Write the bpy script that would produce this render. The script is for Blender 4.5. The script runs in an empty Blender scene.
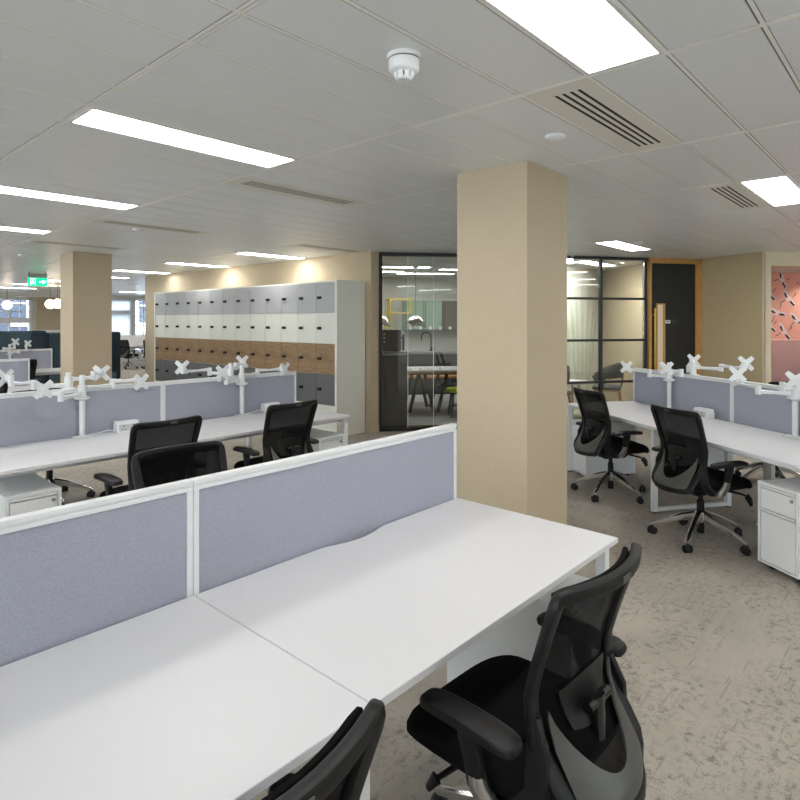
import bpy, bmesh, math, random
from mathutils import Vector, Matrix
random.seed(7)
PI = math.pi
R = math.radians
SC = bpy.context.scene
COL = SC.collection
H = 2.6                      # ceiling height
CAMZ = 1.6

# ------------------------------------------------------------------ materials
def lin(c):
    return tuple(((x/255)/12.92 if x/255 <= .04045 else ((x/255+.055)/1.055)**2.4) for x in c) + (1,)

def new_mat(name):
    m = bpy.data.materials.new(name); m.use_nodes = True
    nt = m.node_tree; b = nt.nodes['Principled BSDF']
    return m, nt, b

def plain(name, rgb, rough=.5, metal=0, spec=.5, var=.04, scale=60, bump=0, bscale=None, coat=0):
    """one colour with a little procedural variation, optional fine bump"""
    m, nt, b = new_mat(name)
    c = lin(rgb)
    tc = nt.nodes.new('ShaderNodeTexCoord')
    nz = nt.nodes.new('ShaderNodeTexNoise'); nz.inputs['Scale'].default_value = scale; nz.inputs['Detail'].default_value = 3
    nt.links.new(tc.outputs['Object'], nz.inputs['Vector'])
    rp = nt.nodes.new('ShaderNodeValToRGB')
    rp.color_ramp.elements[0].position = .3; rp.color_ramp.elements[1].position = .7
    rp.color_ramp.elements[0].color = tuple(x*(1-var) for x in c[:3]) + (1,)
    rp.color_ramp.elements[1].color = tuple(min(1, x*(1+var)) for x in c[:3]) + (1,)
    nt.links.new(nz.outputs['Fac'], rp.inputs['Fac']); nt.links.new(rp.outputs['Color'], b.inputs['Base Color'])
    b.inputs['Roughness'].default_value = rough; b.inputs['Metallic'].default_value = metal
    b.inputs['Specular IOR Level'].default_value = spec; b.inputs['Coat Weight'].default_value = coat
    if bump:
        n2 = nt.nodes.new('ShaderNodeTexNoise'); n2.inputs['Scale'].default_value = bscale or scale*4; n2.inputs['Detail'].default_value = 2
        nt.links.new(tc.outputs['Object'], n2.inputs['Vector'])
        bp = nt.nodes.new('ShaderNodeBump'); bp.inputs['Strength'].default_value = bump; bp.inputs['Distance'].default_value = .002
        nt.links.new(n2.outputs['Fac'], bp.inputs['Height']); nt.links.new(bp.outputs['Normal'], b.inputs['Normal'])
    return m

def emit(name, rgb, strength):
    m, nt, b = new_mat(name)
    b.inputs['Base Color'].default_value = lin(rgb); b.inputs['Emission Color'].default_value = lin(rgb)
    b.inputs['Emission Strength'].default_value = strength
    return m

def wood(name, c1, c2, along='X', scale=3., rough=.5, stretch=14):
    m, nt, b = new_mat(name)
    tc = nt.nodes.new('ShaderNodeTexCoord'); mp = nt.nodes.new('ShaderNodeMapping')
    s = [stretch]*3; s['XYZ'.index(along)] = 1.
    mp.inputs['Scale'].default_value = s
    nt.links.new(tc.outputs['Object'], mp.inputs['Vector'])
    nz = nt.nodes.new('ShaderNodeTexNoise'); nz.inputs['Scale'].default_value = scale; nz.inputs['Detail'].default_value = 6; nz.inputs['Distortion'].default_value = 1.2
    nt.links.new(mp.outputs['Vector'], nz.inputs['Vector'])
    rp = nt.nodes.new('ShaderNodeValToRGB')
    rp.color_ramp.elements[0].position = .32; rp.color_ramp.elements[0].color = lin(c1)
    rp.color_ramp.elements[1].position = .68; rp.color_ramp.elements[1].color = lin(c2)
    nt.links.new(nz.outputs['Fac'], rp.inputs['Fac']); nt.links.new(rp.outputs['Color'], b.inputs['Base Color'])
    b.inputs['Roughness'].default_value = rough
    return m

def see_through(name, rgb, opacity, rough=.6, grid=None):
    """woven mesh: fabric seen with small holes"""
    m, nt, b = new_mat(name)
    b.inputs['Base Color'].default_value = lin(rgb); b.inputs['Roughness'].default_value = rough; b.inputs['Specular IOR Level'].default_value = .12
    tr = nt.nodes.new('ShaderNodeBsdfTransparent'); mx = nt.nodes.new('ShaderNodeMixShader')
    tc = nt.nodes.new('ShaderNodeTexCoord'); nz = nt.nodes.new('ShaderNodeTexNoise'); nz.inputs['Scale'].default_value = 700
    nt.links.new(tc.outputs['Object'], nz.inputs['Vector'])
    mr = nt.nodes.new('ShaderNodeMapRange'); mr.inputs['To Min'].default_value = opacity-.02; mr.inputs['To Max'].default_value = opacity+.02
    nt.links.new(nz.outputs['Fac'], mr.inputs['Value']); nt.links.new(mr.outputs['Result'], mx.inputs['Fac'])
    nt.links.new(tr.outputs[0], mx.inputs[1]); nt.links.new(b.outputs[0], mx.inputs[2])
    nt.links.new(mx.outputs[0], nt.nodes['Material Output'].inputs['Surface'])
    return m

def glass(name, tint=(240, 246, 242), refl=1.0, base=.0):
    m, nt, b = new_mat(name); nt.nodes.remove(b)
    tr = nt.nodes.new('ShaderNodeBsdfTransparent'); tr.inputs[0].default_value = lin(tint)
    gl = nt.nodes.new('ShaderNodeBsdfGlossy'); gl.inputs['Roughness'].default_value = .0
    fr = nt.nodes.new('ShaderNodeFresnel'); fr.inputs['IOR'].default_value = 1.5
    mu = nt.nodes.new('ShaderNodeMath'); mu.operation = 'MULTIPLY_ADD'; mu.inputs[1].default_value = refl; mu.inputs[2].default_value = base; mu.use_clamp = True
    nt.links.new(fr.outputs[0], mu.inputs[0])
    mx = nt.nodes.new('ShaderNodeMixShader')
    nt.links.new(mu.outputs[0], mx.inputs[0]); nt.links.new(tr.outputs[0], mx.inputs[1]); nt.links.new(gl.outputs[0], mx.inputs[2])
    nt.links.new(mx.outputs[0], nt.nodes['Material Output'].inputs['Surface'])
    return m

M = {}
M['desk'] = plain('desk_laminate', (219, 219, 221), .38, var=.012, scale=3)
M['desk_edge'] = plain('desk_edge', (206, 206, 204), .5, var=.02)
M['white_metal'] = plain('white_powder_coat', (229, 231, 231), .4, var=.015)
M['white_plastic'] = plain('white_plastic', (232, 234, 235), .35, var=.015)
M['fabric'] = plain('lavender_grey_fabric', (163, 165, 178), .95, spec=.1, var=.09, scale=240, bump=.5, bscale=700)
M['beige'] = plain('beige_paint', (189, 174, 149), .75, spec=.25, var=.015, scale=30, bump=.05, bscale=200)
M['beige_dark'] = plain('beige_paint_olive', (184, 168, 134), .75, spec=.25, var=.015, scale=30)
M['cream'] = plain('cream_paint', (226, 214, 188), .75, spec=.25, var=.015, scale=30)
M['wall'] = plain('off_white_paint', (222, 222, 218), .8, spec=.25, var=.015, scale=20)
M['tile'] = plain('ceiling_metal_tile', (231, 234, 236), .31, spec=.35, var=.012, scale=40)
M['rail'] = plain('ceiling_grid_rail', (244, 243, 238), .5, var=.01)
M['grid_gap'] = plain('ceiling_grid_gap', (120, 120, 116), .7, var=.02)
M['vent_plate'] = plain('vent_plate', (228, 226, 218), .5, var=.01)
M['dark'] = plain('slot_dark', (28, 28, 27), .7, var=.05)
M['black_plastic'] = plain('black_plastic', (17, 17, 18), .46, spec=.32, var=.12, scale=200, bump=.15, bscale=900)
M['black_gloss'] = plain('black_gloss_plastic', (20, 20, 21), .22, var=.1)
M['grey_plastic'] = plain('dark_grey_plastic', (74, 73, 68), .4, var=.06)
M['black_fabric'] = plain('black_woven_fabric', (21, 21, 22), .95, spec=.08, var=.25, scale=300, bump=.6, bscale=900)
M['mesh'] = see_through('black_mesh', (9, 9, 10), .955, .85)
M['alu'] = plain('polished_aluminium', (222, 222, 220), .2, metal=1, var=.03)
M['steel'] = plain('brushed_steel', (176, 176, 174), .3, metal=1, var=.06)
M['brass'] = plain('brass', (200, 164, 70), .3, metal=1, var=.05)
M['rubber'] = plain('black_rubber', (18, 18, 19), .6, var=.1)
M['lk_grey'] = plain('locker_light_grey', (178, 179, 180), .45, var=.015)
M['lk_white'] = plain('locker_white', (226, 226, 215), .45, var=.012)
M['lk_dark'] = plain('locker_dark_grey', (98, 99, 100), .5, var=.02)
M['lk_wood'] = wood('locker_oak', (126, 100, 70), (160, 131, 96), 'Y', 2.6, .5, 8)
M['oak'] = wood('oak_frame', (172, 122, 62), (206, 158, 92), 'Z', 6., .45, 16)
M['ash'] = wood('ash_leg', (186, 138, 82), (214, 170, 112), 'Z', 6., .5, 16)
M['tan_wood'] = wood('tan_table_edge', (160, 112, 60), (196, 146, 90), 'X', 5., .45, 12)
M['black_metal'] = plain('black_frame_metal', (26, 27, 27), .5, var=.06)
M['door_black'] = plain('black_door_veneer', (26, 27, 25), .5, var=.12, scale=12)
M['pink_panel'] = plain('pink_upholstery', (214, 172, 168), .9, spec=.15, var=.03, scale=150)
M['crane_white'] = plain('print_pale_lilac', (226, 214, 220), .8, var=.06)
M['crane_black'] = plain('print_charcoal', (52, 44, 46), .8, var=.1)
M['print_cloud'] = plain('print_pale_peach', (232, 178, 156), .85, var=.06, scale=14)
M['leaf_print'] = plain('print_pale_green', (196, 205, 184), .85, var=.08, scale=9)
M['navy'] = plain('dark_blue_upholstery', (42, 52, 60), .92, spec=.12, var=.08, scale=200)
M['teal'] = plain('teal_upholstery', (74, 92, 102), .92, spec=.12, var=.08, scale=200)
M['glass'] = glass('partition_glass', (242, 245, 242), 1.5, .03)
M['win_glass'] = glass('window_glass', (244, 248, 250), .8)
M['kitchen_dark'] = wood('dark_grain_cabinet', (44, 46, 46), (58, 60, 60), 'X', 6., .45, 12)
M['taupe'] = plain('taupe_cabinet', (104, 98, 88), .5, var=.02)
M['green_glass'] = plain('green_glass_door', (150, 172, 156), .15, var=.03, scale=4)
M['worktop'] = plain('grey_worktop', (150, 150, 148), .3, var=.04)
M['yellow'] = plain('yellow_metal', (206, 184, 74), .5, var=.03)
M['lime'] = plain('lime_upholstery', (190, 214, 52), .85, var=.04)
M['chrome'] = plain('chrome', (215, 215, 215), .08, metal=1, var=.02)
M['shell'] = plain('charcoal_shell', (62, 64, 66), .7, var=.08, scale=120)
M['frost'] = plain('frosted_dot', (222, 226, 224), .7, var=.02)
M['light'] = emit('light_diffuser', (255, 252, 249), 12.)
M['globe'] = emit('opal_globe', (255, 238, 214), 7.)
M['down'] = emit('downlight_lens', (255, 236, 214), 25.)
M['exit_green'] = emit('exit_sign_green', (0, 190, 125), 1.6)
M['exit_white'] = emit('exit_sign_white', (240, 255, 248), 2.0)
M['slate_blue'] = plain('far_building_brick', (196, 202, 216), .8, var=.1, scale=3)
M['slate_dark'] = plain('dark_slate_facade', (46, 54, 70), .8, var=.1, scale=3)
M['far_window'] = plain('far_building_window', (40, 52, 70), .3, var=.2, scale=2)
M['grey_panel'] = plain('grey_laminate', (196, 198, 194), .5, var=.015)  # grey of the cable risers and socket panels
M['carpet_kitchen'] = plain('grey_fleck_carpet', (176, 176, 174), .95, spec=.1, var=.16, scale=140)
M['skirting'] = plain('timber_strip', (150, 132, 100), .6, var=.06)

def carpet():
    m, nt, b = new_mat('grey_carpet_tiles'); N = nt.nodes; L = nt.links
    tc = N.new('ShaderNodeTexCoord'); b.inputs['Roughness'].default_value = .97; b.inputs['Specular IOR Level'].default_value = .08
    def noise(scale, detail=4, dist=0., vec=None, rough=.6):
        n = N.new('ShaderNodeTexNoise'); n.inputs['Scale'].default_value = scale; n.inputs['Detail'].default_value = detail
        n.inputs['Distortion'].default_value = dist; n.inputs['Roughness'].default_value = rough
        L.new(vec or tc.outputs['Object'], n.inputs['Vector']); return n.outputs['Fac']
    def ramp(fac, a, bb, ca=0., cb=1.):
        r = N.new('ShaderNodeMapRange'); r.inputs['From Min'].default_value = a; r.inputs['From Max'].default_value = bb
        r.inputs['To Min'].default_value = ca; r.inputs['To Max'].default_value = cb; L.new(fac, r.inputs['Value']); return r.outputs['Result']
    def math2(op, a, bb):
        n = N.new('ShaderNodeMath'); n.operation = op
        for i, v in enumerate((a, bb)):
            if isinstance(v, (int, float)): n.inputs[i].default_value = v
            else: L.new(v, n.inputs[i])
        return n.outputs[0]
    # speckle clusters
    clus = math2('MULTIPLY', ramp(noise(26, 9, .25, rough=.8), .50, .62), ramp(noise(3.4, 4, .8), .36, .56))
    # short straight worn lines in a few directions, patchy
    def streak(rot, sx, sy, lo, hi, seed):
        mp = N.new('ShaderNodeMapping'); mp.inputs['Rotation'].default_value = (0, 0, rot); mp.inputs['Scale'].default_value = (sx, sy, 1); mp.inputs['Location'].default_value = (seed, seed*.7, 0)
        L.new(tc.outputs['Object'], mp.inputs['Vector'])
        n = noise(1., 2, .15, mp.outputs[0], .5); return ramp(n, lo, hi)
    l1 = streak(.45, 2.4, 60, .67, .71, 3.1); l2 = streak(1.35, 2.2, 56, .66, .70, 9.7); l3 = streak(-.45, 2.4, 60, .66, .70, 5.3)
    rag = ramp(noise(55, 3, .3), .38, .52)
    lines = math2('MULTIPLY', math2('MAXIMUM', l1, math2('MAXIMUM', l2, l3)), rag)
    dark = math2('MAXIMUM', math2('MULTIPLY', clus, .8), math2('MULTIPLY', lines, .5))
    # planks laid two ways carry slightly different tone
    br = N.new('ShaderNodeTexBrick'); br.inputs['Scale'].default_value = 1.
    br.inputs['Brick Width'].default_value = 1.; br.inputs['Row Height'].default_value = .25; br.inputs['Mortar Size'].default_value = 0.
    br.inputs['Color1'].default_value = (.38, .38, .38, 1); br.inputs['Color2'].default_value = (.62, .62, .62, 1)
    L.new(tc.outputs['Object'], br.inputs['Vector'])
    fine = noise(230, 3, rough=.8)
    tone = math2('ADD', ramp(br.outputs['Color'], 0, 1, .93, 1.07), ramp(fine, .3, .7, -.30, .30))
    tone = math2('ADD', tone, ramp(noise(1.3, 3), .3, .7, -.13, .13))
    tone = math2('MULTIPLY', tone, ramp(dark, 0, 1, 1., .38))
    rgb = N.new('ShaderNodeVectorMath'); rgb.operation = 'SCALE'; rgb.inputs[0].default_value = lin((175, 168, 157))[:3]
    L.new(tone, rgb.inputs['Scale']); L.new(rgb.outputs[0], b.inputs['Base Color'])
    bp = N.new('ShaderNodeBump'); bp.inputs['Strength'].default_value = .5; bp.inputs['Distance'].default_value = .004
    L.new(fine, bp.inputs['Height']); L.new(bp.outputs[0], b.inputs['Normal'])
    return m
M['carpet'] = carpet()

def pinkpaper():
    m, nt, b = new_mat('coral_wallpaper'); N = nt.nodes; L = nt.links
    tc = N.new('ShaderNodeTexCoord'); n = N.new('ShaderNodeTexNoise'); n.inputs['Scale'].default_value = 3.2; n.inputs['Detail'].default_value = 3
    L.new(tc.outputs['Object'], n.inputs['Vector'])
    rp = N.new('ShaderNodeValToRGB'); e = rp.color_ramp.elements
    e[0].position = .4; e[0].color = lin((234, 168, 152)); e[1].position = .7; e[1].color = lin((238, 178, 160))
    L.new(n.outputs['Fac'], rp.inputs['Fac']); L.new(rp.outputs['Color'], b.inputs['Base Color']); b.inputs['Roughness'].default_value = .85
    return m
M['coral'] = pinkpaper()

def chevron():
    m, nt, b = new_mat('chevron_wall_tile'); N = nt.nodes; L = nt.links
    tc = N.new('ShaderNodeTexCoord'); sp = N.new('ShaderNodeSeparateXYZ'); L.new(tc.outputs['Object'], sp.inputs[0])
    def m2(op, a, v):
        n = N.new('ShaderNodeMath'); n.operation = op
        for i, q in enumerate((a, v)):
            if isinstance(q, (int, float)): n.inputs[i].default_value = q
            else: L.new(q, n.inputs[i])
        return n.outputs[0]
    zig = m2('PINGPONG', sp.outputs[0], .14)
    d = m2('FRACT', m2('MULTIPLY', m2('ADD', sp.outputs[2], zig), 12.), 0)
    rp = N.new('ShaderNodeValToRGB'); e = rp.color_ramp.elements
    e[0].position = .08; e[0].color = lin((186, 188, 186)); e[1].position = .16; e[1].color = lin((222, 224, 220))
    L.new(d, rp.inputs[0]); L.new(rp.outputs[0], b.inputs['Base Color']); b.inputs['Roughness'].default_value = .3
    return m
M['chevron'] = chevron()

# ------------------------------------------------------------------ mesh builder
class MB:
    def __init__(s): s.bm = bmesh.new()
    def quad(s, *pts):
        return s.bm.faces.new([s.bm.verts.new(p) for p in pts])
    def box(s, a, b, bev=0, seg=2, mi=0):
        x0, y0, z0 = (min(a[i], b[i]) for i in range(3)); x1, y1, z1 = (max(a[i], b[i]) for i in range(3))
        v = [s.bm.verts.new(p) for p in ((x0,y0,z0),(x1,y0,z0),(x1,y1,z0),(x0,y1,z0),(x0,y0,z1),(x1,y0,z1),(x1,y1,z1),(x0,y1,z1))]
        f = [s.bm.faces.new([v[i] for i in q]) for q in ((0,3,2,1),(4,5,6,7),(0,1,5,4),(1,2,6,5),(2,3,7,6),(3,0,4,7))]
        for q in f: q.material_index = mi
        if bev:
            es = list({e for q in f for e in q.edges})
            bmesh.ops.bevel(s.bm, geom=es, offset=bev, segments=seg, affect='EDGES', profile=.5, material=mi)
        return s
    def prism(s, poly, z0, z1, bev=0, seg=2, axis='Z', mi=0):
        """poly in plan (counter-clockwise), extruded z0..z1 along axis; axis X: poly=(y,z), Y: poly=(x,z)"""
        def P(p, h): return {'Z': (p[0], p[1], h), 'X': (h, p[0], p[1]), 'Y': (p[0], h, p[1])}[axis]
        lo = [s.bm.verts.new(P(p, z0)) for p in poly]; hi = [s.bm.verts.new(P(p, z1)) for p in poly]
        n = len(poly); fs = [s.bm.faces.new(lo[::-1]), s.bm.faces.new(hi)]
        caps = list(fs)
        for i in range(n): fs.append(s.bm.faces.new((lo[i], lo[(i+1) % n], hi[(i+1) % n], hi[i])))
        for q in fs: q.material_index = mi
        bmesh.ops.recalc_face_normals(s.bm, faces=fs)
        if bev:
            es = list({e for q in caps for e in q.edges})
            bmesh.ops.bevel(s.bm, geom=es, offset=bev, segments=seg, affect='EDGES', profile=.5, material=mi)
        return s
    def sweep(s, pts, ra, rb=None, side=None, closed=False, ns=10, cap=True, sq=False):
        """tube along pts; ra = half size along 'side' vector, rb = half size across it (numbers or lists)"""
        pts = [Vector(p) for p in pts]; n = len(pts)
        ra = ra if isinstance(ra, (list, tuple)) else [ra]*n
        rb = ra if rb is None else (rb if isinstance(rb, (list, tuple)) else [rb]*n)
        rings = []; prev = None
        for i, p in enumerate(pts):
            a = pts[(i-1) % n] if (closed or i) else p; c = pts[(i+1) % n] if (closed or i < n-1) else p
            t = (c-a).normalized()
            if side is not None: u = Vector(side(i, p) if callable(side) else side)
            elif prev is None: u = Vector((0, 0, 1)) if abs(t.z) < .9 else Vector((1, 0, 0))
            else: u = prev
            u = (u - t*u.dot(t)).normalized(); prev = u; w = t.cross(u)
            ring = []
            for k in range(ns):
                an = 2*PI*(k+.5)/ns; cx, sx = math.cos(an), math.sin(an)
                if sq:
                    q = .55; cx = math.copysign(abs(cx)**q, cx); sx = math.copysign(abs(sx)**q, sx)
                ring.append(s.bm.verts.new(p + u*(ra[i]*cx) + w*(rb[i]*sx)))
            rings.append(ring)
        fs = []
        for i in range(n if closed else n-1):
            A, B = rings[i], rings[(i+1) % n]
            for k in range(ns):
                fs.append(s.bm.faces.new((A[k], A[(k+1) % ns], B[(k+1) % ns], B[k])))
        if cap and not closed:
            fs.append(s.bm.faces.new(rings[0][::-1])); fs.append(s.bm.faces.new(rings[-1]))
        bmesh.ops.recalc_face_normals(s.bm, faces=fs)
        return s
    def bar(s, p, q, a, b=None, side=None, ns=4):
        return s.sweep([p, q], a*1.41421 if ns == 4 else a, (b if b is not None else a)*(1.41421 if ns == 4 else 1), side=side, ns=ns)
    def lathe(s, prof, c=(0, 0, 0), ns=24, axis='Z'):
        """prof: list of (r, h)"""
        c = Vector(c); rings = []; fs = []
        def P(r, h, an):
            x, y = r*math.cos(an), r*math.sin(an)
            return c + Vector({'Z': (x, y, h), 'X': (h, x, y), 'Y': (x, h, y)}[axis])
        for r, h in prof:
            if r < 1e-5: rings.append([s.bm.verts.new(P(0, h, 0))])
            else: rings.append([s.bm.verts.new(P(r, h, 2*PI*k/ns)) for k in range(ns)])
        for A, B in zip(rings, rings[1:]):
            for k in range(ns):
                k2 = (k+1) % ns
                if len(A) == 1 and len(B) == 1: continue
                if len(A) == 1: fs.append(s.bm.faces.new((A[0], B[k2], B[k])))
                elif len(B) == 1: fs.append(s.bm.faces.new((A[k], A[k2], B[0])))
                else: fs.append(s.bm.faces.new((A[k], A[k2], B[k2], B[k])))
        if len(rings[0]) > 1: fs.append(s.bm.faces.new(rings[0][::-1]))
        if len(rings[-1]) > 1: fs.append(s.bm.faces.new(rings[-1]))
        bmesh.ops.recalc_face_normals(s.bm, faces=fs)
        return s
    def grid(s, fn, nu, nv, thick=0):
        vs = [[s.bm.verts.new(fn(i/nu, j/nv)) for j in range(nv+1)] for i in range(nu+1)]
        fs = [s.bm.faces.new((vs[i][j], vs[i+1][j], vs[i+1][j+1], vs[i][j+1])) for i in range(nu) for j in range(nv)]
        if thick:
            bmesh.ops.recalc_face_normals(s.bm, faces=fs)
            bmesh.ops.solidify(s.bm, geom=fs, thickness=thick)
        return s
    def build(s, name, mat, parent=None, smooth=False):
        me = bpy.data.meshes.new(name); s.bm.to_mesh(me); s.bm.free()
        for m_ in (mat if isinstance(mat, (list, tuple)) else [mat]): me.materials.append(m_)
        if smooth:
            for p in me.polygons: p.use_smooth = True
            me.set_sharp_from_angle(angle=R(38))
        o = bpy.data.objects.new(name, me); COL.objects.link(o)
        if parent is not None: o.parent = parent
        return o

def tag(o, label=None, cat=None, group=None, kind=None):
    if label: o['label'] = label
    if cat: o['category'] = cat
    if group: o['group'] = group
    if kind: o['kind'] = kind
    return o

def thing(name, label, cat, loc=(0, 0, 0), rz=0., group=None):
    o = bpy.data.objects.new(name, None); COL.objects.link(o); o.empty_display_size = .1
    o.location = loc; o.rotation_euler = (0, 0, rz)
    return tag(o, label, cat, group)

def dup(root, loc, rz, label, group=None):
    r = root.copy(); COL.objects.link(r); r.location = loc; r.rotation_euler = (0, 0, rz); r['label'] = label
    if group: r['group'] = group
    for ch in list(root.children):
        c = ch.copy(); COL.objects.link(c); c.parent = r
        for g in list(ch.children):
            d = g.copy(); COL.objects.link(d); d.parent = c
    return r

def struct(o): o['kind'] = 'structure'; return o

A55 = R(55)
def E(e1, e2):                   # the right wing stands turned from the main room
    return (e1*math.cos(A55)+e2*math.sin(A55), e1*math.sin(A55)-e2*math.cos(A55))
RZ_E = R(-125)                   # local x = -e1, local y = +e2
def slab(p, q, t, z0, z1, name, mat, parent=None, bev=0):
    """upright wall from plan point p to q, thickness t to the left of p->q"""
    d = (Vector(q)-Vector(p)).normalized(); n = Vector((-d.y, d.x))*t
    a, b = Vector(p), Vector(q)
    return MB().prism([a, b, b+n, a+n], z0, z1, bev).build(name, mat, parent)

# ------------------------------------------------------------------ setting
XMIN, XMAX, YMIN, YMAX = -4.5, 16.5, -6.0, 24.0
struct(MB().box((XMIN-.3, YMIN-.3, -.12), (XMAX+.3, YMAX+.3, 0)).build('floor', M['carpet']))

PX0, PX, PY0, PY = 1.07, 1.235, .741, .311
LIGHTS = []
for cx in (-3, 0, 3):
    for j in range(-3, 10):
        LIGHTS.append((cx, 7*j))
for j in (0, 1, -1, -2): LIGHTS.append((5, 7*j))
LIGHTS += [(6, 7*k) for k in (6, 7, 8, 9)] + [(9, 7*k) for k in (7, 8, 9)]
def blocked(c, r):
    x, y = PX0+PX*(c+.5), PY0+PY*(r+.5)
    if x > 5.9 and 5.0 < y < 13.2: return True
    if (c, r) in ((3, 7), (3, 14), (0, 35), (0, 42), (-3, 56)): return True
    e1 = x*math.cos(A55)+y*math.sin(A55); e2 = x*math.sin(A55)-y*math.cos(A55)
    return (e1 > 7.7 and 1.2 < e2 < 6.6 and y < 12 and not (c == 5 and r == 7)) or (e1 > 6.9 and e2 > 6.6)
LIGHTS = [q for q in dict.fromkeys(LIGHTS) if not blocked(*q) and YMIN+.3 < PY0+PY*q[1] < YMAX-1]
VENTS = [(1, 1), (4, 1), (1, 9), (1, 17), (1, 24), (3, 17), (3, 14)]
VENTS = [(1, 1), (3, 1), (1, 9), (1, 17), (1, 24), (3, 17)]
WALL_LIGHTS = {(3, 21), (3, 28), (3, 35)}
def ceiling():
    taken = (set(LIGHTS) - WALL_LIGHTS) | set(VENTS)
    mb = MB()
    mb.box((XMIN-.3, YMIN-.3, H+.004), (XMAX+.3, YMAX+.3, H+.2), mi=2)
    gx, gy, bv, up = .0155, .0105, .003, .0025
    for c in range(int((XMIN-PX0)/PX)-1, int((XMAX-PX0)/PX)+1):
        for r in range(int((YMIN-PY0)/PY)-1, int((YMAX-PY0)/PY)+1):
            if (c, r) in taken: continue
            x0, x1 = PX0+PX*c+gx, PX0+PX*(c+1)-gx; y0, y1 = PY0+PY*r+gy, PY0+PY*(r+1)-gy
            lo = [mb.bm.verts.new(p) for p in ((x0+bv, y0+bv, H), (x0+bv, y1-bv, H), (x1-bv, y1-bv, H), (x1-bv, y0+bv, H))]
            hi = [mb.bm.verts.new(p) for p in ((x0, y0, H+up), (x0, y1, H+up), (x1, y1, H+up), (x1, y0, H+up))]
            mb.bm.faces.new(lo)
            for i in range(4): mb.bm.faces.new((hi[i], hi[(i+1) % 4], lo[(i+1) % 4], lo[i]))
    # flush rails along the long grid lines
    for c in range(int((XMIN-PX0)/PX)-1, int((XMAX-PX0)/PX)+2):
        x = PX0+PX*c
        mb.box((x-.012, YMIN, H-.0008), (x-.001, YMAX, H+.004), mi=1)
        mb.box((x+.003, YMIN, H-.0008), (x+.012, YMAX, H+.004), mi=1)
    for r in range(int((YMIN-PY0)/PY)-1, int((YMAX-PY0)/PY)+2):
        y = PY0+PY*r
        mb.box((XMIN, y-.0085, H-.0004), (XMAX, y+.0045, H+.004), mi=1)
    return struct(mb.build('ceiling', [M['tile'], M['rail'], M['grid_gap']]))
ceiling()

# outer walls
def window_wall(name, axis, fixed, lo, hi, wins, out, num):
    """outer wall with a row of tall windows; axis is the direction it runs along"""
    def bx(mb, a0, a1, t0, t1, z0, z1):
        if axis == 'Y': mb.box((fixed+out*t0, a0, z0), (fixed+out*t1, a1, z1))
        else: mb.box((a0, fixed+out*t0, z0), (a1, fixed+out*t1, z1))
    w = MB(); a = lo
    for (a0, a1) in wins:
        bx(w, a, a0, 0, .25, 0, H+.1); bx(w, a0, a1, 0, .25, 0, .95); bx(w, a0, a1, 0, .25, 2.5, H+.1); a = a1
    bx(w, a, hi, 0, .25, 0, H+.1)
    struct(w.build(name, M['wall']))
    for k, (a0, a1) in enumerate(wins):
        f = MB()
        bx(f, a0, a0+.07, .05, .15, .95, 2.5); bx(f, a1-.07, a1, .05, .15, .95, 2.5); bx(f, a0, a1, .05, .15, .95, 1.02); bx(f, a0, a1, .05, .15, 2.43, 2.5)
        bx(f, (a0+a1)/2-.03, (a0+a1)/2+.03, .05, .15, 1.0, 2.45); bx(f, a0, a1, .06, .14, 1.70, 1.76)
        fr = struct(f.build('window_%d' % (num+k), M['white_plastic']))
        p = MB(); bx(p, a0+.05, a1-.05, .09, .10, 1.0, 2.45); p.build('window_pane', M['win_glass'], fr)
window_wall('wall_left', 'Y', XMIN, YMIN, YMAX, [(-5.2+3.2*k, -2.6+3.2*k) for k in range(9)], -1, 10)
window_wall('wall_behind', 'X', YMIN, XMIN, XMAX, [(3.3, 4.85), (4.95, 6.5), (10.4, 12.8)], -1, 30)  # unseen windows added as fill for the near column's right face
struct(slab((XMAX, YMIN), (XMAX, YMAX), -.2, 0, H+.1, 'wall_right', M['wall']))

# far wall with windows (y = 24)
WINS = [(4.2, 6.86, 1.0, 2.42), (9.15, 10.42, .35, 2.5), (10.5, 12.2, .35, 2.5)]
def far_wall():
    mb = MB(); t0, t1 = YMAX, YMAX+.3; x = XMIN
    for x0, x1, z0, z1 in WINS:
        mb.box((x, t0, 0), (x0, t1, H+.1)); mb.box((x0, t0, 0), (x1, t1, z0)); mb.box((x0, t0, z1), (x1, t1, H+.1)); x = x1
    mb.box((x, t0, 0), (XMAX, t1, H+.1))
    return struct(mb.build('wall_far', M['wall']))
far_wall()
def window(i, x0, x1, z0, z1, cols, rows, split=None, blind=False):
    y = YMAX
    f = MB(); w = .075
    f.box((x0, y-.03, z0), (x0+w, y+.12, z1)); f.box((x1-w, y-.03, z0), (x1, y+.12, z1))
    f.box((x0, y-.03, z1-w), (x1, y+.12, z1)); f.box((x0, y-.03, z0), (x1, y+.12, z0+w))
    if split: f.box((x0, y-.02, split-.09), (x1, y+.1, split+.09))
    fr = struct(f.build('window_%d' % i, M['white_plastic']))
    if not blind:
        g = MB()
        for c in range(1, cols):
            xx = x0+(x1-x0)*c/cols; hw = .035 if c % 3 == 0 else .016
            g.box((xx-hw, y+.03, z0+w), (xx+hw, y+.07, z1-w))
        for r in range(1, rows):
            zz = z0+(z1-z0)*r/rows
            g.box((x0+w, y+.035, zz-.016), (x1-w, y+.065, zz+.016))
        g.build('window_bars', M['white_plastic'], fr)
    MB().box((x0+w, y+.045, z0+w), (x1-w, y+.055, z1-w)).build('window_pane', M['win_glass'], fr)
    MB().box((x0-.05, y-.12, z0-.04), (x1+.05, y+.02, z0)).build('window_sill', M['white_plastic'], fr)
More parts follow.
